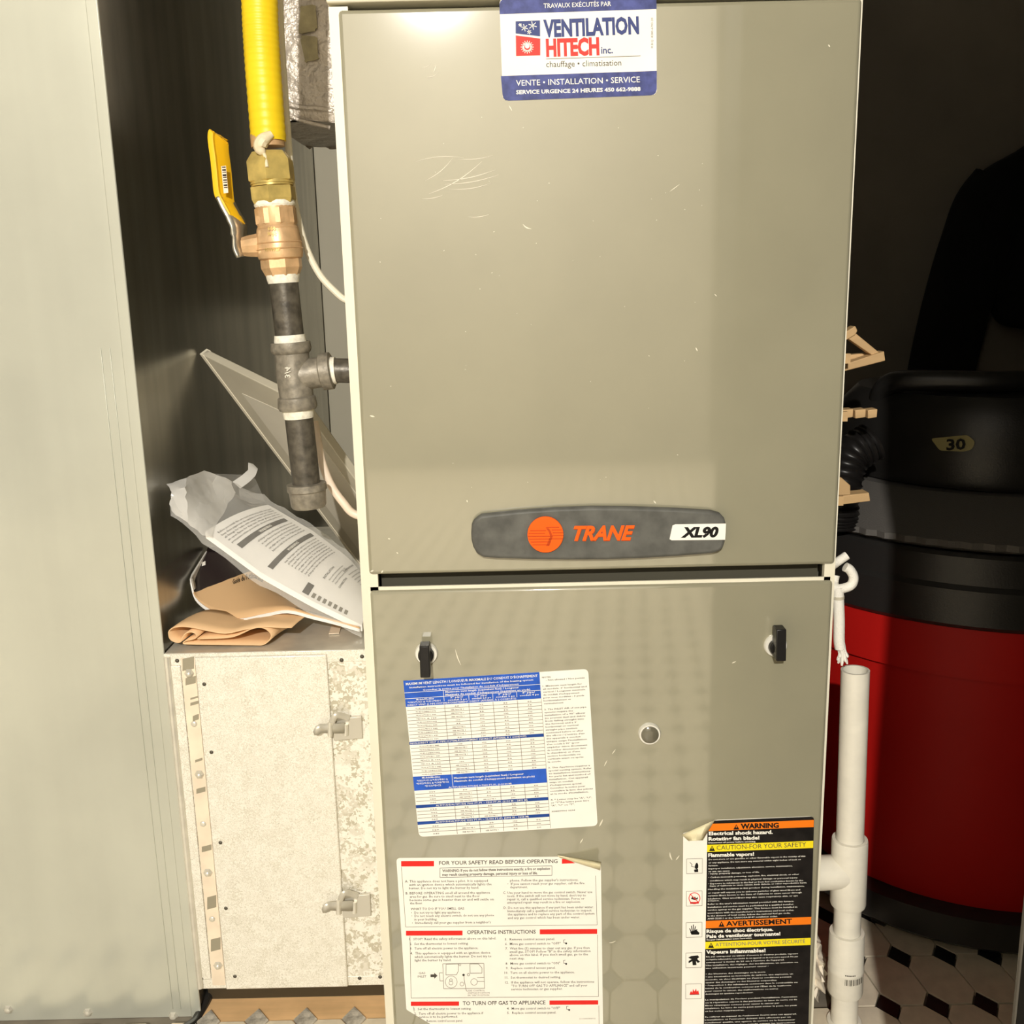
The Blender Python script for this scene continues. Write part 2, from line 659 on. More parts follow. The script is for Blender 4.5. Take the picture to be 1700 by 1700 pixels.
# ------------------------------------------------------------------ furnace
fur = thing('furnace', 'tall grey-olive gas furnace with two doors and cream casing edges', 'furnace', ((FX0 + FX1) / 2, FD / 2, 0))
zt = onY(900, 948.5, 0).z         # foot of the upper door
zl = onY(900, 975, 0).z         # head of the lower door
k = MB()
k.box(FX0, FX0 + 0.004, 0.010, FD, 0, FH)
k.box(FX1 - 0.004, FX1, 0.010, FD, 0, FH)
k.box(FX0 + .004, FX1 - .004, 0.02, FD - .004, FH - 0.004, FH)
k.box(FX0 + .004, FX1 - .004, FD - 0.004, FD, 0, FH)
k.box(FX0 + .004, FX1 - .004, 0.02, FD - .004, 0, 0.01)
k.box(FX0, FX0 + 0.016, 0.003, 0.010, 0, FH)
k.box(FX1 - 0.010, FX1, 0.003, 0.010, 0, FH)
lab(k.build('casing', 'casing_paint', fur), 'cream sheet steel casing')
k = MB()
k.box(FX0 + 0.016, FX1 - 0.010, 0.024, 0.030, zl - 0.06, zt + 0.05)
lab(k.build('recess_panel', 'dark_gap', fur), 'dark recess between the two doors')
DXL, DXR = onY(608, 880, 0).x, onY(1388.5, 900, 0).x
k = MB()
k.box(DXL, DXR, 0.0, 0.022, zt, FH - 0.003)
up_door = lab(k.build('upper_door', 'door_paint', fur, bevel=0.0035, seg=3), 'grey-olive upper door')
k = MB()
k.box(DXL, DXR - 0.001, 0.0, 0.008, 0.02, zl)
k.box(DXL + .01, DXR - 0.011, 0.0075, 0.022, 0.02, zl - .015)
lo_door = lab(k.build('lower_door', 'door_paint', fur, bevel=0.0035, seg=3), 'grey-olive lower door')
k = MB()
k.box(DXL + 0.0005, DXR - 0.003, 0.0030, 0.0050, zl - 0.001, zl + 0.0030)
lab(k.build('door_lip', 'casing_paint', fur), 'pale folded lip on the lower door')

# scuffs and specks of bare metal on the doors
k = MB()


def scuff(a, b, wd, sag=0.0):
    a, b = Vector(a), Vector(b)
    n = 8
    t = (b - a).normalized()
    nn = Vector((-t.y, t.x))
    P = []
    for i in range(n + 1):
        u = i / n
        c = a + (b - a) * u + nn * sag * math.sin(math.pi * u)
        h = wd * math.sin(math.pi * min(max(u, .04), .96)) ** 0.7
        P.append((c + nn * h / 2, c - nn * h / 2))
    for i in range(n):
        q = [P[i][0], P[i + 1][0], P[i + 1][1], P[i][1]]
        k.quad(*[onY(x, y, -0.00025) for x, y in q])


for a, b, wd, sg in [((706, 300), (752, 262), 1.0, 4), ((712, 322), (800, 268), 1.3, 6), ((690, 268), (770, 262), .8, -5), ((735, 300), (822, 282), 1.2, 4), ((738, 306), (828, 290), 1.0, 4),
                     ((745, 314), (815, 304), .9, 4), ((760, 264), (818, 258), .9, 3), ((700, 330), (735, 324), .8, 2), ((778, 360), (812, 356), .9, 2), ((720, 120), (724, 108), 1.2, 0),
                     ((868, 372), (882, 380), 2.2, 2), ((614, 690), (622, 692), 2.6, 0), ((1112, 318), (1128, 306), 1.0, 0), ((845, 175), (850, 184), 1.6, 0), ((708, 128), (726, 122), .8, 2),
                     ((700, 112), (714, 106), .8, 2), ((775, 830), (776, 834), 2.2, 0), ((1085, 831), (1089, 836), 2.2, 0), ((644, 894), (648, 895), 2.2, 0), ((658, 917), (661, 919), 2, 0),
                     ((615, 949), (620, 947), 2.6, 0), ((633, 951), (636, 947), 2.4, 0), ((1375, 74), (1378, 78), 2.4, 0), ((1155, 577), (1158, 583), 2.0, 0), ((1186, 488), (1190, 492), 1.4, 0),
                     ((995, 1372), (1001, 1360), 2.6, 0), ((963, 1400), (968, 1392), 2.0, 0), ((1008, 1262), (1003, 1272), 1.6, 0), ((1112, 1415), (1116, 1428), 2.4, 1), ((1122, 1428), (1128, 1420), 1.8, 0),
                     ((1011, 1565), (1022, 1562), 1.4, 1), ((1016, 1252), (1022, 1244), 1.4, 0), ((756, 1078), (765, 1104), 1.8, 1), ((1215, 1101), (1222, 1098), 1.6, 0), ((866, 1262), (873, 1250), 1.2, 0)]:
    scuff(a, b, wd, sg)
for _ in range(46):
    x, y = random.uniform(630, 1180), random.uniform(180, 830)
    scuff((x, y), (x + random.uniform(.6, 2), y + random.uniform(-1.5, 1.5)), random.uniform(.5, 1.2))
o = k.build('scuff_marks', 'scuff', fur, smooth=0)
o['kind'] = 'stuff'
lab(o, 'pale scratches and specks on the doors')

I = lambda x, y: (x, y)


def conv(ox, oy, s):
    return lambda x, y: (ox + x / s, oy + y / s)


# --- installer's sticker at the top of the upper door
A = conv(760, 0, 4.25)
ya = -0.0004
body = rounded([(293, -12), (1400, -48), (1405, 672), (318, 712)], [44, 44, 44, 44])
k = MB()
k.slab([onY(*A(*p), ya) for p in body], (0, 0.0004 - 0.00005, 0))
st = lab(k.build('company_sticker', 'paper_white', fur, smooth=0), 'white and navy installer sticker near the top')
p = Print(ya, A)
top = [q for q in body if q.y < 40]
p.poly('label_blue', [(296, 100), (294, 32), (300, 10), (318, -8), (340, -13), (1360, -46), (1384, -40), (1397, -20), (1401, 0), (1403, 64)], .0001)
p.poly('label_blue', [(304, 536), (1404, 500), (1404, 628), (1396, 656), (1380, 668), (1360, 673), (360, 710), (336, 706), (322, 692), (316, 668)], .0001)
p.text('paper_white', 'TRAVAUX EXÉCUTÉS PAR', (606, 57), (1082, 42), 32, .004, dy=.0002)
p.text('ink_blue', 'VENTILATION', (606, 258), (1280, 234), 112, .045, dy=.0002)
p.text('ink_red', 'HITECH', (624, 394), (1000, 382), 112, .05, dy=.0002)
p.text('ink_blue', 'inc.', (1012, 378), (1094, 375), 48, .02, dy=.0002)
p.line('ink_light_grey', (622, 416), (1290, 394), 4, .0002)
p.text('ink_grey', 'chauffage • climatisation', (624, 474), (1154, 462), 42, dy=.0002)
p.text('paper_white', 'VENTE • INSTALLATION • SERVICE', (412, 606), (1285, 580), 40, .004, dy=.0002)
p.text('paper_white', 'SERVICE URGENCE 24 HEURES 450 662-9888', (412, 664), (1290, 640), 26, .03, dy=.0002)
vs = text_mesh('R.B.Q. 8280-6703-20')
p.use('ink_light_grey')
p.mb.add([onY(*A(1378 - y / CAP * 15, 340 - x / max(q[0] for q in vs[0]) * 215), ya - .0002) for x, y in vs[0]], vs[1])
p.poly('ink_blue', [(408, 150), (580, 144), (581, 256), (408, 236)], .0002)
p.poly('ink_red', [(409, 250), (582, 272), (582, 390), (411, 396)], .0002)
for cx, cy, r in ((470, 196, 26), (528, 180, 30), (504, 226, 16), (440, 176, 12)):   # snow crystals
    for a in range(3):
        an = a * math.pi / 3 + .3
        d = Vector((math.cos(an), math.sin(an))) * r
        p.line('paper_white', Vector((cx, cy)) - d, Vector((cx, cy)) + d, 5, .0003)
for a in range(16):                                                      # sun
    an = a * math.pi / 8
    d = Vector((math.cos(an), math.sin(an)))
    p.line('paper_white', Vector((490, 332)) + d * 26, Vector((490, 332)) + d * 46, 4, .0003)
p.disc('paper_white', (490, 332), 34, .0003, 20, inner=22)
p.disc('paper_white', (490, 326), 16, .0003)
p.build('sticker_print', st)

# --- maker's badge on the upper door
B = conv(740, 800, 3.4)
out = [(143, 290), (146, 245), (160, 215), (200, 188), (400, 166), (620, 150), (830, 143), (1050, 145), (1300, 154), (1500, 166), (1550, 180), (1574, 205), (1582, 235),
       (1581, 300), (1576, 345), (1565, 375), (1545, 395), (1500, 406), (1300, 422), (1100, 434), (900, 441), (700, 442), (500, 440), (300, 434), (210, 428), (175, 405), (155, 370), (145, 330)]
k = MB()
k.slab([onY(*B(*q), -0.010) for q in out], (0, 0.0098, 0))
bd = lab(k.build('name_badge', 'badge_grey', fur, bevel=0.0028, seg=3), 'dark grey lens-shaped badge with orange emblem')
p = Print(-0.0102, B)
k = MB()
C0 = Vector((563, 298))
k.slab([onY(*B(*(C0 + Vector((math.cos(t * math.pi / 20), math.sin(t * math.pi / 20))) * 102)), -0.0125) for t in range(40)], (0, 0.0024, 0))
lab(k.build('emblem_disc', 'badge_orange', bd, bevel=0.0004), 'round orange emblem')
p2 = Print(-0.0126, B)
for i, (xa, xb, y) in enumerate([(566, 640, 257), (598, 656, 272), (604, 662, 288), (602, 664, 304), (598, 662, 322)]):
    p2.rect('badge_orange_dark', xa, y - 2.2, xb, y + 2.2, -.01, .0001)
for xa, xb, y in [(476, 566, 276), (468, 560, 292), (464, 602, 308), (470, 598, 324), (480, 592, 340), (490, 586, 356)]:
    p2.rect('badge_orange_dark', xa, y - 2.2, xb, y + 2.2, -.01, .0001)
p2.poly('badge_orange_dark', [(566, 262), (580, 262), (592, 276), (604, 308), (584, 362), (566, 362), (590, 308), (580, 280)], .0001)
lab(p2.build('emblem_lines', bd), 'darker lines of the emblem')
p.text('badge_orange', 'TRANE', (722, 328), (1068, 325), 76, .036, .35, dy=.0010, res=4)
p.text('badge_orange_dark', 'TRANE', (724, 331), (1069, 328), 76, .040, .35, dy=.0004, res=4)
lab(p.build('badge_lettering', bd), 'raised orange slanted lettering')
p = Print(-0.0102, B)
p.poly('paper_white', [(1280, 246), (1296, 239), (1582, 235), (1580, 282), (1577, 327), (1275, 330), (1263, 323)], .0004)
p.text('ink_black', 'XL90', (1326, 312), (1541, 309), 52, .055, .25, dy=.0006, res=4)
lab(p.build('model_plate', bd), 'white model plate at the right end')

# --- vent length table on the lower door
V = conv(640, 1020, 4.25)
yv = -0.0004
VTL, VTR, VBR, VBL = (125, 468), (1430, 385), (1497, 1492), (236, 1570)
k = MB()
k.slab([onY(*V(*q), yv) for q in rounded([VTL, VTR, VBR, VBL], 36)], (0, 0.00035, 0))
st = lab(k.build('vent_table_sticker', 'paper_white', fur, smooth=0), 'white and blue vent length table sticker, tilted')
p = Print(yv, V)


def vq(u, v):                  # fractions of the sticker -> crop units
    a = Vector(VTL) * (1 - u) + Vector(VTR) * u
    b = Vector(VBL) * (1 - u) + Vector(VBR) * u
    return a * (1 - v) + b * v


def vrect(name, u0, v0, u1, v1, dy=.0001):
    p.poly(name, [vq(u0, v0), vq(u1, v0), vq(u1, v1), vq(u0, v1)], dy)


def vtext(name, body, u0, u1, v, h, bold=.016, dy=.0002, res=1):
    p.text(name, body, vq(u0, v), vq(u1, v), h, bold, dy=dy, res=res)


UE = .736
vrect('table_blue', 0, .0, UE, .168)
p.poly('table_blue', [vq(0, .012), vq(.012, 0), vq(UE, 0), vq(UE, .02), vq(0, .02)], .00012)
vtext('paper_white', 'MAXIMUM VENT LENGTH / LONGUEUR MAXIMALE DU CONDUIT D’ÉCHAPPEMENT', .012, .725, .030, 17, .012)
vtext('paper_white', 'Installation instructions must be followed for installation of the heating system', .03, .70, .051, 11)
vtext('paper_white', 'Consulter la notice pour l’installation du conduit d’échappement', .10, .62, .072, 11)
p.line('paper_white', vq(0, .078), vq(UE, .078), 3, .0002)
p.line('paper_white', vq(.21, .078), vq(.21, .146), 3, .0002)
vtext('paper_white', 'Maximum vent length (equivalent feet) / Longueur', .22, .62, .094, 12)
vtext('paper_white', 'Maximale du conduit d’échappement (équivalent en pieds)', .22, .68, .112, 12)
p.line('paper_white', vq(0, .116), vq(.21, .116), 3, .0002)
p.line('paper_white', vq(.21, .116), vq(UE, .116), 3, .0002)
vtext('paper_white', 'Models/Modèles', .06, .155, .130, 11)
vtext('paper_white', '*UX1/*UC1 & *UD1/*DD1', .012, .19, .146, 11)
for i in range(4):
    u = .225 + i * .130
    vtext('paper_white', ['2" pipe/', '2.5" pipe/', '3" pipe/', '4" pipe/'][i], u + .02, u + .09, .130, 11)
    vtext('paper_white', ['conduit 2 po', 'conduit 2.5 po', 'conduit 3 po', 'conduit 4 po'][i], u + .005, u + .11, .146, 11)
    if i:
        p.line('paper_white', vq(u - .01, .116), vq(u - .01, .150), 3, .0002)
vtext('paper_white', 'DIRECT VENT (2 PIPE SYSTEM)/ÉCHAPPEMENT DIRECT (APPAREIL À 2 CONDUITS)', .01, .60, .163, 11, .008)


def band(v0, v1, body, u0, u1, m='table_navy'):
    vrect(m, 0, v0, UE, v1)
    vtext('paper_white', body, u0, u1, v1 - (v1 - v0) * .24, 11, .008)


band(.392, .412, 'NON-DIRECT VENT (1 PIPE SYSTEM)/ÉCHAPPEMENT INDIRECT (APPAREIL À 1 CONDUIT)', .005, .64)
vrect('table_blue', 0, .615, UE, .705)
vtext('paper_white', 'Models/Modèles', .05, .15, .630, 11)
for i, b in enumerate(['*UX1/*UC1 & *UD1/*DD1 &', '*DX2/*UD2 & *UX2/*DC2', '*DC1/*DC2']):
    vtext('paper_white', b, (.02, .015, .06)[i], (.19, .195, .15)[i], .648 + i * .018, 11)
p.line('paper_white', vq(.215, .615), vq(.215, .690), 3, .0002)
vtext('paper_white', 'Maximum vent length (equivalent feet) / Longueur', .225, .61, .645, 12)
vtext('paper_white', 'Maximale du conduit d’échappement (équivalent en pieds)', .225, .67, .665, 12)
vtext('paper_white', 'ALTITUDE/ALTITUDE 0-7000 FT./PI. (0-2134 M)', .19, .54, .702, 11, .008)
band(.797, .817, 'ALTITUDE/ALTITUDE 7000 FT./PI. – 9500 FT./PI. (2134 M – 2895 M)', .11, .62)
band(.903, .923, 'ALTITUDE/ALTITUDE 9500 FT./PI. – 12,000 FT./PI. (2895 M – 3658 M)', .10, .62)
for v0, v1, n, us in ((.170, .392, 10, (.21, .342, .474, .606)), (.412, .615, 9, (.21, .342, .474, .606)), (.705, .797, 4, (.215, .345, .475, .61)), (.817, .903, 4, (.215, .345, .475, .61)), (.923, .996, 3, (.215, .345, .475, .61))):
    h = (v1 - v0) / n
    for i in range(1, n):
        p.line('ink_light_grey', vq(.004, v0 + h * i), vq(UE, v0 + h * i), 3.2, .0002)
    for u in us:
        p.line('ink_light_grey', vq(u, v0), vq(u, v1), 3.2, .0002)
    for i in range(n):
        v = v0 + h * (i + .74)
        if n > 4:
            vtext('ink_grey', random.choice(['*UC1/*UD1 040', '*DX1/*DC1 060', '*UD1(080/100)', '*DC1 & 120']), .05, .16, v, 8)
        else:
            vtext('ink_grey', random.choice(['040', '060', '080', '120']), .08, .115, v, 8)
        cs = list(us) + [UE]
        for q in range(4):
            c = (cs[q] + cs[q + 1]) / 2
            if q == 0 and i % 5 in (1, 2, 3):
                vtext('ink_grey', 'SEE NOTE 1', c - .035, c + .035, v, 8)
            elif q == 1 and i == n - 1 and n <= 4:
                vtext('ink_grey', 'SEE NOTE 1', c - .035, c + .035, v, 8)
            else:
                vtext('ink_grey', random.choice(['35', '50', '60', '100', '150', '200']), c - .012, c + .012, v, 8)
p.line('ink_light_grey', vq(UE, .17), vq(UE, .996), 2.4, .0002)
notes = ['NOTES:', '  - Not allowed / Non permis', '', '1. Minimum vent length for', 'all models: 3\' horizontal and', 'vertical / Longueur minimale', 'du conduit d\'échappement', 'pour tous modèles : 3 pieds',
         'horizontalement et', 'verticalement', '', '2. The INLET AIR of one pipe', 'systems require the', 'installation of a 90° elbow', '(to prevent dust and debris', 'from falling straight into', 'the furnace) and a 3\'', 'horizontal or vertical',
         'straight pipe section', 'connected before or after', 'the elbow / L\'entrée d\'air', 'des appareils à conduit', 'unique exige l\'installation', 'd\'un coude à 90° (pour', 'empêcher débris directement', 'de tomber directement dans', 'la chaudière) et d\'une', 'section horizontale ou', 'verticale avant ou après',
         'le coude.', '', '3. This Appliance requires a', 'special venting system. Refer', 'to installation instructions', 'for parts list and method of', 'installation. Cet appareil', 'exige un conduit', 'd\'échappement spécial.', 'Consulter la notice pour', 'connaître la liste des pièces', 'et le mode d\'installation.', '',
         '4. * Letter may be "A", "U",', 'or "T"/La lettre peut être', '"A", "U" ou "T".', '', 'X340577P01 00/04']
for i, b in enumerate(notes):
    if b.strip():
        L = len(b)
        vtext('ink_grey', b.strip(), .748 + (.02 if b.startswith('  ') else 0), .748 + .0082 * L, .040 + i * .0186, 10)
p.build('table_print', st)

# --- safety instructions on the lower door
S = conv(640, 1400, 4.474)
k = MB()
ys = -0.0004
k.slab([onY(*S(*q), ys) for q in rounded([(80, 110), (1290, 100), (1600, 165), (1618, 1500), (330, 1500), (330, 1340), (212, 1270), (155, 1235)], [30, 4, 4, 4, 4, 4, 10, 10])], (0, 0.00035, 0))
st = lab(k.build('safety_sticker', 'paper_white', fur, smooth=0), 'white safety and operating instructions sticker with red bars')
p = Print(ys, S)
p.rect('label_red', 116, 132, 360, 172, -.005, .0001)
p.poly('label_red', [(1310, 116), (1345, 116), (1410, 148), (1310, 152)], .0001)
p.text('ink_grey', 'FOR YOUR SAFETY READ BEFORE OPERATING', (398, 160), (1278, 146), 27, .012, dy=.0002)
for a, b in (((404, 184), (1236, 168)), ((404, 254), (1236, 238)), ((404, 184), (404, 254)), ((1236, 168), (1236, 238))):
    p.line('ink_grey', a, b, 3, .0002)
p.text('ink_grey', 'WARNING: If you do not follow these instructions exactly, a fire or explosion', (422, 214), (1222, 196), 19, .02, dy=.0002)
p.text('ink_grey', 'may result causing property damage, personal injury or loss of life.', (422, 242), (1130, 230), 19, .02, dy=.0002)
for a, b in (((118, 176), (150, 622)), ((150, 622), (1572, 606)), ((1560, 240), (1572, 606)), ((182, 690), (190, 1150)), ((190, 1150), (1582, 1138)), ((1574, 680), (1582, 1138)), ((208, 1215), (212, 1250)), ((1584, 1205), (1588, 1500))):
    p.line('ink_light_grey', a, b, 3, .0002)
L1 = [('A. This appliance does not have a pilot. It is equipped', 144, 292, 760), ('with an ignition device which automatically lights the', 175, 317, 788), ('burner. Do not try to light the burner by hand.', 175, 342, 694),
      ('B. BEFORE OPERATING smell all around the appliance', 150, 380, 776), ('area for gas. Be sure to smell next to the floor', 180, 405, 700), ('because some gas is heavier than air and will settle on', 180, 430, 804), ('the floor.', 182, 454, 276),
      ('WHAT TO DO IF YOU SMELL GAS:', 186, 496, 588), ('•  Do not try to light any appliance.', 190, 524, 560), ('•  Do not touch any electric switch; do not use any phone', 192, 548, 806), ('in your building.', 214, 574, 384), ('•  Immediately call your gas supplier from a neighbor\'s', 196, 600, 782),
      ('phone. Follow the gas supplier\'s instructions.', 925, 284, 1432), ('•  If you cannot reach your gas supplier, call the fire', 905, 310, 1478), ('department.', 925, 334, 1056), ('C. Use your hand to move the gas control switch. Never use', 872, 376, 1536), ('tools. If the switch will not move by hand, don\'t try to', 904, 400, 1488),
      ('repair it, call a qualified service technician. Force or', 904, 424, 1478), ('attempted repair may result in a fire or explosion.', 904, 448, 1450), ('D. Do not use this appliance if any part has been under water.', 878, 488, 1546), ('Immediately call a qualified service technician to inspect', 906, 512, 1530), ('the appliance and to replace any part of the control system', 908, 536, 1552), ('and any gas control which has been under water.', 908, 562, 1444),
      ('1.  STOP! Read the safety information above on this label.', 176, 720, 822), ('2.  Set the thermostat to lowest setting.', 180, 756, 616), ('3.  Turn off all electric power to the appliance.', 182, 790, 688), ('4.  This appliance is equipped with an ignition device', 184, 826, 778), ('which automatically lights the burner. Do not try to', 216, 852, 786), ('light the burner by hand.', 218, 878, 488),
      ('5.  Remove control access panel.', 886, 722, 1258), ('6.  Move gas control switch to "OFF"', 888, 756, 1300), ('7.  Wait five (5) minutes to clear out any gas. If you then', 890, 790, 1516), ('smell gas, STOP! Follow "B" in the safety information', 922, 814, 1524), ('above on this label. If you don\'t smell gas, go to the', 922, 838, 1504), ('next step.', 924, 864, 1034),
      ('8.  Move gas control switch to "ON"', 892, 902, 1296), ('9.  Replace control access panel.', 894, 936, 1264), ('10.  Turn on all electric power to the appliance.', 884, 970, 1404), ('11.  Set thermostat to desired setting.', 886, 1006, 1302), ('12.  If the appliance will not operate, follow the instructions', 888, 1042, 1550), ('"TO TURN OFF GAS TO APPLIANCE" and call your', 934, 1068, 1500), ('service technician or gas supplier.', 934, 1092, 1316),
      ('1.  Set the thermostat to lowest setting.', 210, 1240, 638), ('2.  Turn off all electric power to the appliance if', 214, 1274, 726), ('service is to be performed.', 246, 1298, 538), ('Remove control access panel.', 306, 1328, 574), ('4.  Move gas control switch to "OFF"', 902, 1236, 1296), ('5.  Replace control access panel.', 904, 1268, 1268)]
for b, x0, y, x1 in L1:
    p.text('ink_grey', b, (x0, y), (x1, y - (x1 - x0) * .010), 17, .006, dy=.0002, res=1)
p.rect('label_red', 152, 650, 572, 686, -.004, .0001)
p.rect('label_red', 1146, 640, 1572, 676, -.008, .0001)
p.text('ink_grey', 'OPERATING INSTRUCTIONS', (606, 674), (1116, 670), 27, .012, dy=.0002)
p.rect('label_red', 188, 1176, 546, 1208, -.004, .0001)
p.rect('label_red', 1218, 1168, 1580, 1200, -.006, .0001)
p.text('ink_grey', 'TO TURN OFF GAS TO APPLIANCE', (574, 1202), (1188, 1196), 27, .012, dy=.0002)
# drawing of the gas valve
for a in [((425, 895), (730, 892)), ((730, 892), (736, 1078)), ((736, 1078), (432, 1080)), ((432, 1080), (425, 895)), ((450, 898), (540, 896)), ((540, 896), (540, 950)), ((540, 950), (528, 976)), ((528, 976), (448, 978)), ((448, 978), (450, 898)),
          ((626, 896), (690, 896)), ((690, 896), (716, 926)), ((716, 926), (716, 964)), ((716, 964), (628, 966)), ((628, 966), (626, 896)), ((400, 962), (424, 962)), ((400, 962), (404, 1022)), ((404, 1022), (428, 1022)), ((680, 998), (734, 996)), ((680, 1026), (735, 1026)),
          ((582, 970), (584, 1010)), ((584, 1010), (600, 1095)), ((600, 1095), (612, 1100))]:
    p.line('ink_light_grey', *a, 3.5, .0002)
p.disc('ink_light_grey', (488, 1030), 46, .0002, 20, inner=43)
p.disc('ink_light_grey', (486, 1016), 12, .0002, 12, inner=9)
p.disc('ink_light_grey', (486, 1038), 16, .0002, 12, inner=13)
p.disc('ink_light_grey', (658, 1030), 26, .0002, 14, inner=23)
p.disc('ink_light_grey', (568, 1046), 16, .0002, 12, inner=13)
p.disc('ink_light_grey', (616, 976), 11, .0002, 10, inner=7)
p.disc('ink_light_grey', (552, 902), 9, .0002, 10, inner=6)
p.disc('ink_black', (580, 978), 9, .0002, 10)
p.poly('ink_grey', [(334, 974), (362, 974), (362, 962), (386, 984), (362, 1006), (362, 994), (334, 994)], .0002)
p.text('ink_grey', 'GAS', (246, 972), (296, 971), 15, dy=.0002, res=1)
p.text('ink_grey', 'INLET', (240, 997), (303, 996), 15, dy=.0002, res=1)
for i, b in enumerate(['GAS CONTROL', 'SWITCH POSITION', 'IN "ON" POSITION']):
    p.text('ink_grey', b, (612, 1101 + i * 17), ((738, 772, 770)[i], 1099 + i * 17), 11, dy=.0002, res=1)
for x, y in ((1322, 740), (1322, 892), (1344, 1234)):
    p.line('ink_grey', (x, y - 22), (x + 14, y - 24), 3, .0002)
    p.line('ink_grey', (x, y - 22), (x + 2, y), 3, .0002)
    p.line('ink_grey', (x + 2, y), (x + 18, y), 3, .0002)
    p.disc('ink_black', (x + 20, y + 4), 7, .0002, 10)
p.text('ink_light_grey', '21C340580P02', (1440, 1308), (1560, 1306), 9, dy=.0002, res=1)
p.build('safety_print', st)
# its corner that has come unstuck
k = MB()
rows = []
for i in range(6):
    t = i / 5
    a = Vector((1275 + 20 * t, 88 + 18 * t))
    b = Vector((1600 - 6 * t, 140 + 60 * t))
    lift = 0.016 * math.sin(math.pi * (0.15 + 0.75 * t))
    rows.append([onY(*S(*(a * (1 - s) + b * s)), -0.001 - lift * s) for s in (0, .25, .5, .75, 1)])
k.grid(rows)
lab(k.build('peeled_corner', 'peel_back', st, solid=0.0003), 'curled cream back of the loose corner')

# --- warning sticker on the lower door
W = conv(1100, 1340, 4.722)
yw = -0.0004
k = MB()
k.slab([onY(*W(*q), yw) for q in rounded([(162, 205), (352, 150), (380, 112), (430, 100), (1185, 72), (1142, 1760), (148, 1760)], [6, 6, 10, 8, 34, 4, 4])], (0, 0.00035, 0))
st = lab(k.build('warning_sticker', 'paper_white', fur, smooth=0), 'tall black warning sticker with orange and yellow bars')
p = Print(yw, W)
p.poly('label_black', [(352, 150), (366, 122), (392, 106), (1165, 74), (1182, 82), (1188, 100), (1142, 1760), (322, 1760)], .0001)


def wx(y):                     # left border of the black field
    return 352 - (y - 150) * .0186


def wr(y):
    return 1187 - (y - 100) * .0270


for m, y0, y1 in (('label_orange', 132, 188), ('label_yellow', 296, 352), ('label_orange', 892, 950), ('label_yellow', 1056, 1112)):
    p.poly(m, [(wx(y0), y0), (wr(y0), y0 - 32), (wr(y1), y1 - 32), (wx(y1), y1)], .0002)
TX = [('ink_black', 'WARNING', 612, 168, 912, 160, 36, .05), ('ink_grey', 'CAUTION-FOR YOUR SAFETY', 424, 336, 1126, 309, 34, .0), ('ink_black', 'AVERTISSEMENT', 498, 932, 1016, 912, 36, .030), ('ink_light_grey', 'ATTENTION-POUR VOTRE SÉCURITÉ', 414, 1092, 1118, 1064, 26, .006),
      ('paper_white', 'Electrical shock hazard.', 362, 220, 864, 208, 26, .04), ('paper_white', 'Rotating fan blade!', 360, 262, 760, 252, 26, .04), ('paper_white', 'Disconnect all power before servicing.', 360, 284, 730, 274, 10, .02), ('paper_white', 'Flammable vapors!', 358, 390, 718, 380, 26, .04),
      ('paper_white', 'Risque de choc électrique.', 344, 986, 868, 970, 25, .04), ('paper_white', 'Pale de ventilateur tournante!', 344, 1026, 924, 1004, 25, .04), ('paper_white', 'Couper l\'alimentation avant l\'entretien.', 344, 1046, 702, 1030, 10, .02), ('paper_white', 'Vapeurs inflammables!', 342, 1150, 808, 1136, 26, .04)]
for m, b, x0, y0, x1, y1, h, bo in TX:
    p.text(m, b, (x0, y0), (x1, y1), h, bo, dy=.0003)
for cx, y, h in ((578, 176, 42), (388, 344, 42), (462, 938, 44), (380, 1104, 42)):
    p.poly('ink_black', [(cx - 24, y), (cx, y - h), (cx + 24, y)], .0003)
    p.poly('label_orange' if h == 44 or cx == 578 else 'label_yellow', [(cx - 2.5, y - 14), (cx + 2.5, y - 14), (cx + 3.5, y - 30), (cx - 3.5, y - 30)], .0004)
EN = ['Do not store or use gasoline or other flammable vapors in the vicinity of this', 'or any appliance. Do not store any material within eight inches of back or', 'furnace.', 'Improper installation, adjustment, alteration, service, maintenance,', 'or use can cause:', '• Injury, property damage, or loss of life.',
      '• Carbon monoxide poisoning, explosion, fire, electrical shock, or other', '  conditions which may result in physical damage or personal injury.', '• Exposure to substances in the fuel or from fuel combustion known by the', '  State of California to cause cancer, birth defects, or other reproductive harm.', 'Handling the insulation in this product during installation, maintenance,',
      'or repair will expose you to airborne particles of glass wool fibers and', 'ceramic fibers known to the State of California to cause cancer through', 'inhalation. Glass wool fibers may also cause respiratory, skin, or eye', 'irritation.', 'Refer to the user\'s information manual provided with this furnace.', 'Installation and service must be performed by a qualified installer,',
      'service agency or the gas supplier. This furnace must be installed in', 'accordance with the manufacturer\'s instructions and local codes.', 'In the absence of local codes, follow the national fuel gas code,', 'ANSI Z223.1 or the CAN/CGA-B149 installation codes.']
ENx = [1120, 1086, 436, 1018, 528, 760, 1070, 1060, 1102, 1132, 1112, 1078, 1090, 1060, 446, 1030, 1030, 1056, 1030, 1002, 902]
ENy = [416, 441, 464, 488, 510, 528, 556, 582, 606, 624, 650, 678, 700, 724, 740, 766, 790, 812, 836, 858, 880]
for b, x1, y in zip(EN, ENx, ENy):
    x0 = wx(y) + (14 if b[0] != ' ' else 26)
    p.text('paper_white', b.strip(), (x0, y), (x1, y - (x1 - x0) * .036), 10.5, .012, dy=.0003, res=1)
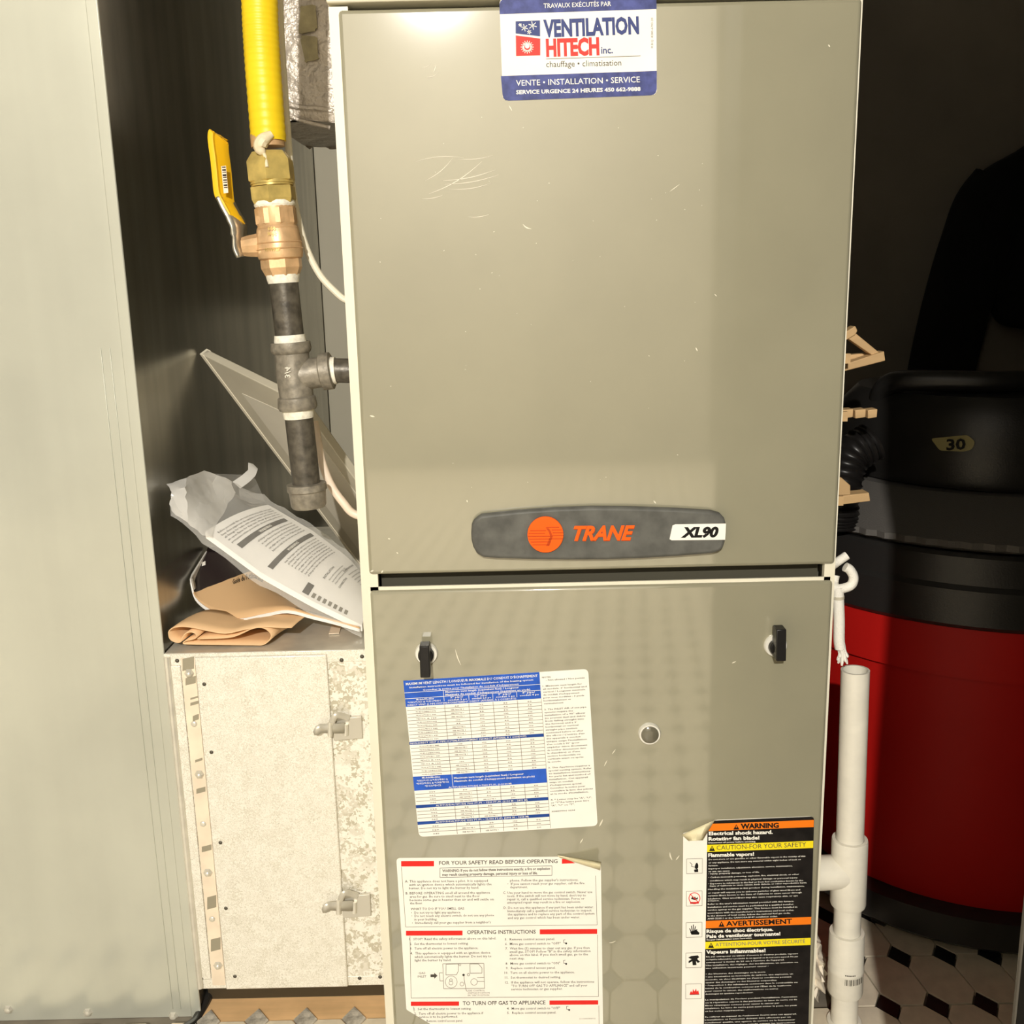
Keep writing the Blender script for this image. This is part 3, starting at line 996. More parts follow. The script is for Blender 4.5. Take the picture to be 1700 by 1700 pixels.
FR = ['Ne pas entreposer ou utiliser d\'essence ni d\'autres produits, vapeurs', 'ou liquides inflammables à proximité de cet appareil ou de tout autre appareil. Ne pas', 'entreposer à moins de 20 cm à l\'arrière de l\'appareil.', 'Une installation, des réglages, des modifications, un entretien ou', 'une utilisation incorrects peuvent causer :', '',
      '• des blessures, des dommages ou la mort;', '• une intoxication au monoxyde de carbone, une explosion, un', 'incendie, un choc électrique ou d\'autres conditions pouvant', 'causer des dommages ou des blessures corporelles;', '• l\'exposition à des substances contenues dans le combustible ou', 'issues de la combustion connues par l\'État de la Californie', 'pour causer le cancer, des malformations ou autres', 'dommages au système reproducteur.', '',
      'La manipulation de l\'isolant pendant l\'installation, l\'entretien', 'ou la réparation expose à des particules de laine de verre ou de', 'fibres céramiques connues pour causer le cancer par', 'inhalation. La laine de verre peut aussi irriter la peau, les yeux', 'et les voies respiratoires.', '', 'Se référer au manuel de l\'utilisateur fourni avec cet appareil.', 'L\'installation et l\'entretien doivent être effectués par un', 'installateur qualifié, une agence de service ou le fournisseur', 'de gaz. L\'appareil doit être installé suivant les instructions', 'du fabricant et les codes locaux. En l\'absence de codes locaux', 'suivre le code national du gaz.']
for i, b in enumerate(FR):
    if not b:
        continue
    y = 1178 + i * 22.5
    x0 = wx(y) + 8
    x1 = x0 + min(720, 11.4 * len(b))
    p.text('paper_white', b, (x0, y), (x1, y - (x1 - x0) * .036), 9.5, .010, dy=.0003, res=1)
# pictograms in the white column
for y in (406, 660, 906, 1144, 1388):
    x0, x1, h = 188, 312, 112
    dx = (406 - y) * .0075
    for a, b in (((x0, y), (x1, y - 4)), ((x1, y - 4), (x1, y + h)), ((x1, y + h), (x0, y + h + 4)), ((x0, y + h + 4), (x0, y))):
        p.line('ink_light_grey', (a[0] + dx, a[1]), (b[0] + dx, b[1]), 3, .0002)
G = 'ink_black'
p.poly(G, [(252, 462), (262, 438), (272, 436), (280, 452), (280, 474), (268, 486), (252, 480)], .0002)
p.poly(G, [(246, 490), (278, 484), (280, 508), (250, 510)], .0002)
p.line(G, (214, 432), (232, 452), 4, .0002)
p.line(G, (232, 452), (226, 464), 4, .0002)
p.line(G, (226, 464), (250, 470), 4, .0002)
p.disc('label_red', (250, 714), 46, .0002, 24, inner=40)
p.line('label_red', (214, 680), (284, 750), 6, .00025)
p.poly(G, [(222, 720), (232, 702), (244, 716), (254, 700), (262, 716), (274, 704), (276, 722), (250, 728)], .0002)
p.rect('label_red', 216, 744, 284, 758, -.03, .0002)
for x, y0 in ((212, 950), (226, 930), (242, 920), (258, 934), (270, 958)):
    p.line(G, (x, y0), (240 + (x - 240) * .4, 990), 7, .0002)
p.poly(G, [(216, 978), (262, 960), (290, 986), (284, 1000), (226, 1000)], .0002)
p.poly(G, [(200, 1180), (222, 1168), (276, 1162), (288, 1176), (270, 1190), (294, 1212), (276, 1222), (262, 1206), (266, 1238), (236, 1240), (232, 1208), (204, 1224), (204, 1206), (228, 1192)], .0002)
p.poly('label_red', [(212, 1468), (222, 1440), (232, 1454), (240, 1424), (250, 1446), (262, 1422), (268, 1446), (280, 1436), (286, 1466)], .0002)
p.line(G, (212, 1470), (288, 1468), 4, .0002)
p.build('warning_print', st)
k = MB()
rows = []
for i in range(6):
    t = i / 5
    a = Vector((150 + 55 * t, 216 + 50 * t))
    b = Vector((410 - 95 * t, 100 + 160 * t))
    rows.append([onY(*W(*(a * (1 - s) + b * s)), -0.001 - 0.014 * math.sin(math.pi * (.1 + .8 * s)) * (.3 + .7 * t)) for s in (0, .25, .5, .75, 1)])
k.grid(rows)
lab(k.build('peeled_corner', 'peel_back', st, solid=0.0003), 'curled cream back of the loose corner')

# --- the two door latches and the sight glass
for cx, cy, hz0, hz1 in ((708, 1084, -.016, .014), (1287, 1071, -.0075, .0225)):
    c = onY(cx, cy, 0)
    k = MB()
    k.lathe(c + Vector((0, -0.0035, 0)), c, [(0, .0062), (0, .0100), (.45, .0110), (1, .0110)], 28)
    lt = lab(k.build('latch', 'chrome', fur), 'quarter-turn latch with bright ring')
    k = MB()
    k.lathe(c + Vector((0, -0.010, 0)), c + Vector((0, -0.0036, 0)), [(0, .0072), (1, .0078)], 20)
    b = [c + Vector((q * .0046, d, hz0)) for q, d in ((-1, -.023), (1, -.023), (1, -.008), (-1, -.008))]
    t = [c + Vector((q * .0046, d, hz1)) for q, d in ((-1, -.020), (1, -.020), (1, -.006), (-1, -.006))]
    k.hexa(b, t)
    lab(k.build('latch_handle', 'black_plastic', lt, bevel=0.0008), 'black plastic thumb handle')
c = onY(1078, 1217, 0)
k = MB()
k.lathe(c + Vector((0, -0.004, 0)), c, [(0, .0086), (.0, .0100), (.5, .0108), (1, .0110)], 32)
sg = lab(k.build('sight_glass', 'chrome', fur), 'small round sight glass with metal rim')
k = MB()
k.lathe(c + Vector((0, -0.0068, 0)), c + Vector((0, -0.001, 0)), [(0, .0005), (.04, .004), (.12, .0065), (.3, .0084), (.5, .0087)], 28)
k.build('lens', 'glass_dark', sg)

# --- coil cabinet that stands on the furnace, only its foot shows
k = MB()
k.box(FX0 + 0.002, FX1 - 0.002, 0.002, FD - 0.02, FH + 0.0105, FH + 0.55)
k.box(FX0 - 0.001, FX1 + 0.001, -0.002, FD - 0.01, FH + .002, FH + 0.010)
tag(k.build('coil_cabinet', 'casing_paint', None, bevel=0.0015), 'cream coil cabinet standing on top of the grey-olive furnace', 'furnace cabinet')

# ------------------------------------------------------------------ big sheet metal duct at the left
du = thing('air_duct', 'tall shiny sheet steel duct at the left border', 'duct', (-0.62, DY + 0.5, 0))
zb = onY(200, 1690, DY).z
k = MB()
k.box(-0.90, DX - 0.0005, DY, DY + 0.002, zb, 2.2)
fp = lab(k.build('front_sheet', 'duct_steel', du), 'dull silvery front sheet')
k = MB()
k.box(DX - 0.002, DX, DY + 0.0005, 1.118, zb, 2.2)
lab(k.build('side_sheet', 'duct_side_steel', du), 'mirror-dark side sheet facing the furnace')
k = MB()
k.box(-0.90, DX, 1.115, 1.118, zb, 2.2)
k.build('rear_sheet', 'duct_steel', du)
# corner seam: a folded lip along the right border and two creases
k = MB()
k.box(DX - 0.010, DX + 0.0012, DY - 0.0022, DY, zb, 2.2)
lab(k.build('corner_seam', 'duct_steel', du, bevel=0.001), 'folded seam along the corner')
for x, wd in ((-0.0225, .0012), (-0.031, .0009)):
    k = MB()
    k.box(DX + x, DX + x + wd, DY - 0.0008, DY + .0005, zb + 0.01, zb + .74)
    lab(k.build('crease', 'duct_steel', du, bevel=.0003), 'shallow crease beside the seam')
for px, py in ((14, 1676), (146, 1681), (288, 1687)):
    c = onY(px, py, DY)
    k = MB()
    k.lathe(c + Vector((0, -.004, 0)), c, [(0, .0015), (.2, .0034), (.6, .0040), (1, .0056)], 6)
    k.build('screw', 'zinc', du)

# lower boot flap hanging below the cabinet, beside the duct's foot
# ------------------------------------------------------------------ filter cabinet between duct and furnace
CY = 0.07
fc = thing('filter_cabinet', 'galvanised sheet metal filter cabinet between the duct and the furnace', 'cabinet', (-0.25, CY + 0.2, 0))
cz0, cz1 = onY(600, 1634, CY).z, onY(420, 1083, CY).z
cx0, cx1 = DX + 0.0016, FX0 - 0.001
k = MB()
k.box(cx0, cx1, CY, 0.62, cz0, cz1)
body_o = lab(k.build('cabinet_body', 'galvanised_coarse', fc, bevel=0.001), 'coarsely spangled body')
for z0_, z1_ in ((cz1 - 0.012, cz1 + .0006), (cz0 - .0004, cz0 + 0.011)):
    k = MB()
    k.box(cx0, cx1, CY - .0012, CY + .0003, z0_, z1_)
    k.build('folded_hem', 'galvanised', fc, bevel=.0005)
k = MB()
k.box(cx0 + .001, cx1 - .001, CY + .0004, .618, cz1 - .0003, cz1 + .0008)
lab(k.build('top_sheet', 'zinc', fc), 'smooth dull top sheet')
# left strip with its rounded lower corner, then the open channel
l0, l1 = onY(266, 1100, CY).x, onY(302, 1100, CY).x
k = MB()
xa, xb = onY(300, 1100, CY - .002).x, onY(327, 1100, CY - .002).x
xb2 = onY(379, 1600, CY - .002).x
k.box(cx0 + .003, xa - .001, CY - .002, CY, cz0 + .012, cz1 - .012)
lab(k.build('edge_strip', 'galvanised', fc, bevel=.0006), 'flat strip at the left edge')
DZ0, DZ1 = onY(420, 1642, CY - .005).z, onY(420, 1090, CY - .005).z
dxl = onY(333, 1200, CY - .005).x
dxr = onY(549, 1200, CY - .005).x
k = MB()
k.box(xa, dxl - .0012, CY - .0016, CY - .0002, cz0 + .004, cz1 - .004)
ch = lab(k.build('tape_channel', 'tan_tape', fc), 'narrow channel covered by tan tape')
for y0, y1, x0, x1 in ((1092, 1112, 303, 322), (1124, 1136, 308, 325), (1157, 1160, 316, 330), (1165, 1170, 316, 330), (1187, 1196, 320, 330), (1260, 1264, 324, 336), (1308, 1316, 326, 341), (1404, 1413, 335, 351), (1488, 1508, 344, 359), (1558, 1578, 350, 366)):
    k = MB()
    k.slab([onY(x, y, CY - .0019) for x, y in ((x0, y0 + 2), (x1, y0 - 2), (x1, y1 - 2), (x0, y1 + 2))], (0, .0004, 0))
    k.build('open_slot', 'slot_dark', ch, smooth=0)
for px, py in ((314, 1118), (331, 1286), (345, 1449), (362, 1603)):
    c = onY(px, py, CY - .0018)
    k = MB()
    k.lathe(c + Vector((0, -.0042, 0)), c, [(0, .0012), (.25, .003), (.6, .0038), (1, .0052)], 6)
    k.build('screw', 'zinc', fc)
for px, py in ((322, 1202), (337, 1368), (352, 1526)):
    c = onY(px, py, CY - .0018)
    k = MB()
    k.lathe(c + Vector((0, -.0012, 0)), c, [(0, .0016), (.5, .0030), (1, .0034)], 10)
    k.build('rivet', 'zinc', fc)
# the lift-off door
k = MB()
k.box(dxl, dxr, CY - .005, CY - .0005, DZ0, DZ1)
dr = lab(k.build('access_door', 'galvanised', fc, bevel=.0012), 'spangled lift-off door')
for px, py in ((339, 1136), (351, 1249), (366, 1399), (375, 1508), (390, 1621)):
    c = onY(px, py, CY - .005)
    k = MB()
    k.lathe(c + Vector((0, -.0010, 0)), c, [(0, .0008), (.5, .0018), (1, .0021)], 10)
    k.build('rivet', 'screw_dark', dr)
for px, py in ((567, 1096), (601, 1090), (294, 1097), (335, 1624), (597, 1624), (631, 1622)):
    c = onY(px, py, CY - .0014)
    k = MB()
    k.lathe(c + Vector((0, -.0012, 0)), c, [(0, .0008), (.5, .0018), (1, .0022)], 10)
    k.build('rivet', 'screw_dark', fc)
# two draw latches
for (ax, ay) in ((518, 1190), (532, 1485)):
    Yc = CY - .0045

    def q(x, y, d=0.0):
        return onY(ax + x, ay + y, Yc - d)
    k = MB()
    k.slab([q(34, 4), q(82, 0), q(84, 36), q(36, 40)], (0, .0036, 0))
    base = lab(k.build('draw_latch', 'latch_steel', fc, bevel=.0005), 'bright spring draw latch')
    k = MB()
    pth = [q(30, 18, .006), q(36, 2, .007), q(42, -3, .006), q(52, -1, .003), q(62, 2, .001)]
    k.tube(smooth_path(pth, 5), .0032, 8, flat=.35)
    k.slab([q(38, 8, .001), q(40, 0, .008), q(54, 4, .002)], (0, .0005, 0))
    k.build('spring_bow', 'latch_steel', base)
    k = MB()
    pts0 = [q(2, 24, .013), q(6, 16, .014), q(14, 12, .011), (q(28, 12, .007)), q(54, 10, .005)]
    pts1 = [q(4, 30, .012), q(10, 30, .013), q(16, 26, .010), (q(28, 27, .006)), q(54, 27, .004)]
    k.grid([pts0, pts1])
    lab(k.build('lever', 'latch_steel', base, solid=.0012), 'bent thumb lever')
    k = MB()
    k.tube([q(30, 8, .006), q(30, 32, .006)], .0026, 10)
    k.tube([q(56, 12, .001), q(56, 30, .001)], .0030, 10)
    k.build('hinge_pin', 'zinc', base)
# seam cover that closes the joint with the duct
k = MB()
s0, s1 = onY(262, 1090, CY - .003), onY(304, 1640, CY - .003)
k.tube([Vector((DX + .0052, CY - .0022, cz1 - .002)), Vector((DX + .0052, CY - .0022, cz0 + .002))], .0034, 10)
lab(k.build('joint_cover', 'zinc', fc), 'rounded joint cover beside the duct')

# ------------------------------------------------------------------ added shade block and plywood under the cabinet
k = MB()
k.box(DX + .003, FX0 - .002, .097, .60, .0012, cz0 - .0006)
lab(k.build('shade_block', 'shade_brown', fc), 'dark brown block added for the shade under the cabinet')  # block added in place of the shade beneath the cabinet
k = MB()
k.box(DX + .002, FX0 - .001, 0.030, 0.66, -.0039, .0010)
tag(k.build('plywood_sheet', 'plywood'), 'orange-brown plywood sheet on the floor under the galvanised cabinet', 'plywood')
k = MB()
c = [onY(352, 1640, .12), onY(346, 1652, .10), onY(338, 1670, .085), onY(330, 1686, .072), onY(322, 1698, .060), onY(300, 1712, .04)]
k.tube(smooth_path(c, 5), .0055, 10)
tag(k.build('black_cable', 'rubber_black'), 'black rubber cable curving out beside the foot of the duct', 'cable')

# ------------------------------------------------------------------ gas line
gl = thing('gas_pipe', 'gas pipe with yellow coated hose, bronze ball valve and black iron tee', 'pipe', (-0.21, 0.06, 0.58))
GY = 0.06
G = lambda x, y, d=0.0: onY(x, y, GY + d)
# yellow coated corrugated hose
a0, a1 = G(424, -160), G(446, 232)
path, rad = [], []
ctrl = smooth_path([G(424, -1100), G(425, -800), G(426, -480), G(428, -150), G(431, 0), G(436, 100), G(446, 234)], 40)
for i, q in enumerate(ctrl):
    path.append(q)
    rad.append(.0158 + .00026 * math.sin(i * 1.57))
k = MB().tube(path, rad, 24)
lab(k.build('yellow_hose', 'yellow_coat', gl, smooth=60), 'yellow plastic coated flexible hose')


def spin(name, mt, pa, pb, prof, n=24, parent=gl, label=None, smooth=35):
    kk = MB()
    kk.lathe(pa, pb, prof, n)
    oo = kk.build(name, mt, parent, smooth=smooth)
    if label:
        oo['label'] = label
    return oo


ax = lambda t: G(442 + (514 - 442) * t, 215 + (850 - 215) * t)      # the axis of the line, t from 0 (y 215) to 1 (y 850)
ty = lambda y: ax((y - 215) / 635.0)
U = 1 / 1725.0
spin('threaded_neck', 'bronze', ty(224), ty(244), [(0, 26 * U), (1, 26 * U)], 24)
pth = smooth_path([ty(226) + Vector((.008, -.0150, .0)), ty(236) + Vector((.0, -.0165, 0)), ty(250) + Vector((-.004, -.0170, 0)), ty(262) + Vector((.0, -.0185, 0)), ty(282) + Vector((.0015, -.0215, 0))], 6)
k = MB().tube(pth, [.0030 + .0032 * math.sin(math.pi * min(1, i / 17)) ** 1.2 if i < 17 else .0016 for i in range(len(pth))], 10)
lab(k.build('sealant_smear', 'sealant', gl), 'smear of pale sealant')
spin('union_nut', 'brass', ty(252), ty(302), [(0, 27 * U), (.12, 31 * U), (.30, 37 * U), (.34, 37.5 * U), (.96, 37.5 * U), (1, 35 * U)], 6, label='large hexagonal brass nut', smooth=20)
spin('brass_collar', 'brass', ty(300), ty(309), [(0, 33 * U), (.6, 34.5 * U), (.61, 33 * U), (1, 33 * U)], 28)
spin('hex_fitting', 'brass', ty(309), ty(338), [(0, 33 * U), (.05, 36 * U), (.75, 36 * U), (1, 33 * U)], 6, label='second hexagonal brass fitting', smooth=20)
spin('thread_seal', 'thread_tape', ty(334), ty(346), [(0, 31 * U), (.5, 32.5 * U), (1, 30 * U)], 24)
vb = spin('valve_body', 'bronze', ty(343), ty(432), [(0, 30 * U), (.0, 31 * U), (.34, 31 * U), (.36, 30.5 * U), (.42, 33 * U), (.55, 34.5 * U), (.7, 36 * U), (.88, 36.5 * U), (.96, 35 * U), (1, 30 * U)], 28, label='bronze ball valve body')
spin('valve_hex', 'bronze', ty(345), ty(374), [(0, 31.5 * U), (.05, 33 * U), (.9, 33 * U), (1, 31 * U)], 8, parent=vb, smooth=20)
spin('valve_hex', 'bronze', ty(428), ty(458), [(0, 28 * U), (.1, 33 * U), (.55, 33 * U), (1, 27 * U)], 8, parent=vb, smooth=20)
for y, r in ((378, 32.5), (402, 36.6), (412, 37.2)):
    spin('ring', 'bronze', ty(y), ty(y + 3), [(0, r * U - .0006), (.5, r * U + .0003), (1, r * U - .0006)], 28, parent=vb)
p_ = Print(0, I)
for body_, y0, x0, x1, h in (('600', 384, 453, 466, 6), ('WOG', 393, 453, 467, 6), ('150WSP', 418, 447, 474, 5)):
    vs, fs = text_mesh(body_, .01, 0, 1)
    xm = max(q[0] for q in vs)
    pts = []
    for x, y in vs:
        X, Y = x0 + (x1 - x0) * x / xm, y0 - h * y / CAP
        cc = ty(Y)
        b = onY(X, Y, GY)
        dx = (b - cc).x
        R = .0222
        pts.append(Vector((b.x, cc.y - math.sqrt(max(1e-9, R * R - dx * dx)), b.z)))
    p_.use('brass').mb.add(pts, fs)
p_.build('cast_lettering', vb)
# stem and lever handle to the left
s0 = ty(404)
s1 = G(404, 410)
spin('valve_stem', 'bronze', s0, s1, [(0, 20 * U), (.55, 19 * U), (.85, 17 * U), (1, 15 * U)], 10, label='side stem of the valve', smooth=20)
k = MB()
hl = smooth_path([(401, 428), (395, 414), (394, 398), (394, 380), (388, 366), (376, 344), (369, 328)], 4)
rows = []
for i, q in enumerate(hl):
    w2 = .010 if i < len(hl) - 8 else .0085
    c = G(q.x, q.y)
    rows.append([c + Vector((-.003 * (1 if i > 9 else .4), -w2, 0)), c + Vector((.002, 0, .0015)), c + Vector((.006, w2 * .9, .003))])
k.grid(rows)
hn = lab(k.build('lever_handle', 'steel_handle', gl, solid=.0028), 'bent steel lever of the valve')
k = MB()
hl = smooth_path([(386, 362), (376, 343), (368, 326), (365, 300), (362, 270), (358, 240), (358, 226), (360, 223)], 6)
n = len(hl)
rows = []
for i, q in enumerate(hl):
    t = i / (n - 1)
    w2 = .0062 + .0016 * min(1, t * 3)
    if t > .96:
        w2 *= .8
    c = G(q.x + 4, q.y)
    rows.append([c + Vector((-.0045, -w2, .002)), c + Vector((-.0036, -w2 * .5, .001)), c + Vector((.0015, w2 * .2, -.002)), c + Vector((.0055, w2, -.006))])
k.grid(rows)
gp = lab(k.build('yellow_grip', 'yellow_grip', hn, solid=.0052, bevel=.001), 'yellow plastic sleeve on the lever')
k = MB()
for i in range(9):
    y = 277 + i * 4.2
    wd = (1.2, 2.2, 1.0, 2.6, 1.2, 1.8, 1.0, 2.4, 1.4)[i]
    k.quad(*[onY(x, yy, GY - .010) for x, yy in ((368.4 + i * .4, y), (374.4 + i * .4, y - .5), (374.4 + i * .4, y + wd), (368.4 + i * .4, y + wd))])
k2 = MB()
k2.quad(*[onY(x, yy, GY - .0095) for x, yy in ((367, 276), (375, 275), (379, 320), (371.5, 321))])
k2.mat(1)
for v, f in ((k.v, k.f),):
    k2.add(v, f)
# iron pipes, tee and drip leg
spin('thread_seal', 'thread_tape', ty(456), ty(470), [(0, 27 * U), (.5, 26 * U), (1, 24.5 * U)], 24)
spin('iron_nipple', 'black_iron', ty(466), ty(566), [(0, 23.2 * U), (1, 23.2 * U)], 24, label='black iron nipple above the tee')
spin('thread_seal', 'thread_tape', ty(556), ty(572), [(0, 24.5 * U), (.6, 26 * U), (1, 26 * U)], 24)
te = spin('tee_fitting', 'grey_iron', ty(568), ty(680), [(0, 29 * U), (.0, 32 * U), (.10, 33 * U), (.15, 31 * U), (.17, 28 * U), (.3, 27.5 * U), (.5, 29 * U), (.75, 28 * U), (.80, 28 * U), (.82, 31 * U), (.95, 32.5 * U), (1, 30 * U)], 28, label='grey malleable iron tee')
m0, m1 = ty(624), G(552, 615)
spin('tee_branch', 'grey_iron', m0, m1, [(0, 27 * U), (.45, 25 * U), (.68, 25 * U), (.72, 30 * U), (.97, 30.5 * U), (1, 27 * U)], 28, parent=te)
vs, fs = text_mesh('3/4', .012, 0, 1)
xm = max(q[0] for q in vs)
pts = []
for x, y in vs:        # cast on the side of the tee, reading upwards
    X, Y = 473 + 9 * y / CAP, 628 - 19 * x / xm
    pts.append(onY(X, Y, GY - .0178))
MB().add(pts, fs).build('cast_lettering', 'zinc', te, smooth=0)
spin('thread_seal', 'thread_tape', G(546, 616), G(558, 615), [(0, 23 * U), (1, 22 * U)], 24)
fa = G(552, 615)
spin('iron_nipple', 'black_iron', fa, Vector((FX0 - .0005, fa.y, fa.z - .001)), [(0, 20 * U), (1, 20 * U)], 24, label='short nipple into the furnace side')
spin('thread_seal', 'thread_tape', ty(678), ty(694), [(0, 27 * U), (1, 24.5 * U)], 24)
spin('drip_leg', 'black_iron', ty(690), ty(806), [(0, 23.2 * U), (1, 23.2 * U)], 24, label='black iron drip leg below the tee')
spin('end_cap', 'grey_iron', ty(802), ty(842), [(0, 25 * U), (.02, 33 * U), (.28, 33.5 * U), (.34, 31 * U), (.9, 29.5 * U), (1, 27 * U)], 28, label='grey iron cap at the lower end')
# barcode on the yellow grip
o = k2.build('barcode', ['tan_tape', 'ink_black'], hn, smooth=0)

# ------------------------------------------------------------------ white cable and pale hose
k = MB()
k.tube(smooth_path([onY(455, -1100, .10), onY(460, -500, .10), onY(463, -120, .10), onY(466, 40, .095), onY(476, 200, .09), onY(484, 300, .088), onY(494, 360, .088), (onY(508, 410, .088)), onY(530, 455, .088), onY(556, 484, .088), onY(574, 498, .088), Vector((FX0 - .001, .088, onY(582, 502, .088).z))], 8), .0033, 10)
tag(k.build('white_cable', 'cable_white'), 'thin cream cable running down behind the yellow hose', 'cable')
k = MB()
k.tube(smooth_path([onY(522, 700, .105), onY(529, 740, .098), onY(536, 772, .094), onY(551, 808, .092), onY(571, 836, .09), onY(586, 852, .09), Vector((FX0 - .001, .09, onY(600, 862, .09).z))], 8), .0042, 12)
tag(k.build('drain_hose', 'hose_pink'), 'pale pinkish hose curving into the furnace behind the drip leg', 'hose')

# ------------------------------------------------------------------ foil wrapped duct above the gap
fd = thing('foil_wrapped_duct', 'duct wrapped in crinkled silver foil above the gap', 'duct', (-0.2, 0.4, 0.97))
k = MB()
fx0, fx1 = -0.262, FX0 - .002
sec = rounded([(fx0, 0.30), (fx1, 0.30), (fx1, 0.52), (fx0, 0.52)], .03, 5)
prof = [(1.60, 0), (1.30, .001), (1.15, 0), (1.075, -.002), (1.062, .002), (1.03, 0), (.995, 0), (.978, .001), (.970, -.004)]
cxy = Vector(((fx0 + fx1) / 2, .41))
rows = []
for z, d in prof:
    row = []
    for i, q in enumerate(sec + [sec[0]]):
        v = (q - cxy)
        q2 = cxy + v * (1 + d * 4)
        row.append(Vector((min(fx1, q2.x), q2.y, z + (.004 * math.sin(i * 1.7) if z < 1 else 0))))
    rows.append(row)
k.grid(rows)
k.add([Vector((q.x, q.y, prof[-1][0])) for q in sec], [tuple(range(len(sec)))])
k.build('foil_sleeve', 'foil', fd)
for a_, b_, c_, d_ in (((499, 10), (524, 8), (526, 52), (496, 56)), ((498, 60), (526, 58), (530, 98), (506, 104))):
    k = MB()
    pts = rounded([a_, b_, c_, d_], 6, 3)
    k.slab([onY(q.x + random.uniform(-2, 2), q.y + random.uniform(-2, 2), .2955) for q in pts], (0, .002, 0))
    lab(k.build('worn_patch', 'foil_old', fd), 'dull brownish worn patch')
k = MB()
k.tube(smooth_path([onY(466, 181, .296), onY(490, 196, .296), onY(515, 204, .297), onY(548, 212, .30)], 5), .0022, 6, flat=.5)
k.tube(smooth_path([onY(468, 170, .297), onY(500, 178, .297), onY(530, 180, .297), onY(553, 184, .30)], 5), .0028, 6, flat=.5)
k.build('foil_edge', 'foil', fd)

k = MB()
rows = []
for i in range(30):
    z = .972 + .0095 * i
    rows.append([Vector((-.184 + .0037 * j, .2985 - .007 * math.sin(math.pi * (j + .5) / 11) - random.uniform(0, .0045), z)) for j in range(11)])
k.grid(rows)
lab(k.build('crinkled_fold', 'foil_crinkled', fd, smooth=25), 'shiny crinkled fold at the right side')

# ------------------------------------------------------------------ leaning framed panel
P0 = onX(334, 588, DX + .004)
P2 = onY(497, 668, P0.y - 0.075)
# the lower left corner stands on the cabinet, chosen so the corner at P0 is square
best = None
for i in range(200):
    Y = -0.05 + i * 0.002
    q = onY(597, 938, Y)
    e = abs((q - P0).normalized().dot((P2 - P0).normalized()))
    if best is None or e < best[0]:
        best = (e, q)
P1 = best[1]
P1 = P0 + (P1 - P0) * 1.0
E1, E2 = (P1 - P0), (P2 - P0)
NN = E1.cross(E2).normalized()
if NN.dot(CAM - P0) < 0:
    NN = -NN


def cutoff(p):                 # how far an edge can run before it meets the cabinet top or the furnace side
    t1 = (p.z - .004 - (cz1 + .0006)) / -E1.z
    t2 = (FX0 - .004 - p.x) / E1.x
    return min(t1, t2)


def pp(a, b, h=0.0):           # a along the long side as a share of that edge's reach, b across
    p = P0 + E2 * b
    return p + E1 * (cutoff(p) * a) + NN * h


k = MB()
k.slab([pp(0, 0), pp(0, 1), pp(1, 1), pp(1, 0)], -NN * .010)
lp = k.build('framed_panel', ['panel_grey'], None, bevel=.001)
tag(lp, 'pale grey framed panel leaning behind the black drip leg', 'panel')
k = MB()
k.slab([pp(.13, .20, .0006), pp(.17, .86, .0006), pp(.97, .86, .0006), pp(.97, .20, .0006)], -NN * .0008)
lab(k.build('panel_field', 'panel_light', lp, smooth=0), 'lighter field inside the frame')
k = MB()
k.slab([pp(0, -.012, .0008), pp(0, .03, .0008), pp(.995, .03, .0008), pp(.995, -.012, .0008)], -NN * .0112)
lab(k.build('panel_lit_edge', 'panel_lit_edge', lp, smooth=0), 'edge coloured paler to paint the light on it')

# ------------------------------------------------------------------ manuals on the cabinet
TOPZ = cz1 + .0009
NL = [(285, 847), (347, 892), (432, 955), (517, 1002), (600, 1041)]
FLp = [(398, 806), (463, 842), (528, 880), (585, 925), (632, 985)]
mY0, mY1 = 0.105, 0.205


def lerp_list(Ls, u):
    t = u * (len(Ls) - 1)
    i = min(int(t), len(Ls) - 2)
    a, b = Vector(Ls[i]), Vector(Ls[i + 1])
    return a + (b - a) * (t - i)


def man(u, v, h=0.0):          # top side of the manual, u down its length, v across (0 near, 1 far)
    a = onY(*lerp_list(NL, u), mY0)
    b = onY(*lerp_list(FLp, u), mY1)
    q = a * (1 - v) + b * v
    q.z += .010 * math.sin(math.pi * v) * (.4 + .6 * u) + h
    q.x = min(max(q.x, DX + .003), FX0 - .003)
    q.z = max(q.z, TOPZ + .003)
    return q


k = MB()
nu, nv = 14, 8
u0 = .21
R = [[man(u0 + (1 - u0) * i / nu, .03 + .9 * j / nv) for j in range(nv + 1)] for i in range(nu + 1)]
k.grid(R)
k.grid([[q - Vector((0, 0, .007)) for q in r] for r in R])
k.grid([R[i][0:1] + [R[i][0] - Vector((0, 0, .007))] for i in range(nu + 1)])
k.grid([R[i][-1:] + [R[i][-1] - Vector((0, 0, .007))] for i in range(nu + 1)])
k.grid([R[0], [q - Vector((0, 0, .007)) for q in R[0]]])
k.grid([R[-1], [q - Vector((0, 0, .007)) for q in R[-1]]])
mo = tag(k.build('printed_manual', 'manual_paper'), 'white printed manual inside the clear plastic bag', 'manual')
pr = MB()


def mq(m, u0_, v0_, u1_, v1_):
    pr.mat(m)
    n_ = max(1, int(abs(v1_ - v0_) / .12))
    for i in range(n_):
        a_, b_ = v0_ + (v1_ - v0_) * i / n_, v0_ + (v1_ - v0_) * (i + 1) / n_
        pr.quad(man(u0_, a_, .0006), man(u0_, b_, .0006), man(u1_, b_, .0006), man(u1_, a_, .0006))


def mtext(body, u, va, vb, h, m=1, bold=.01):
    pr.mat(m)
    vs, fs = text_mesh(body, bold, 0, 1)
    xm = max(q[0] for q in vs)
    pr.add([man(u - h * y / CAP, va + (vb - va) * x / xm, .0009) for x, y in vs], fs)


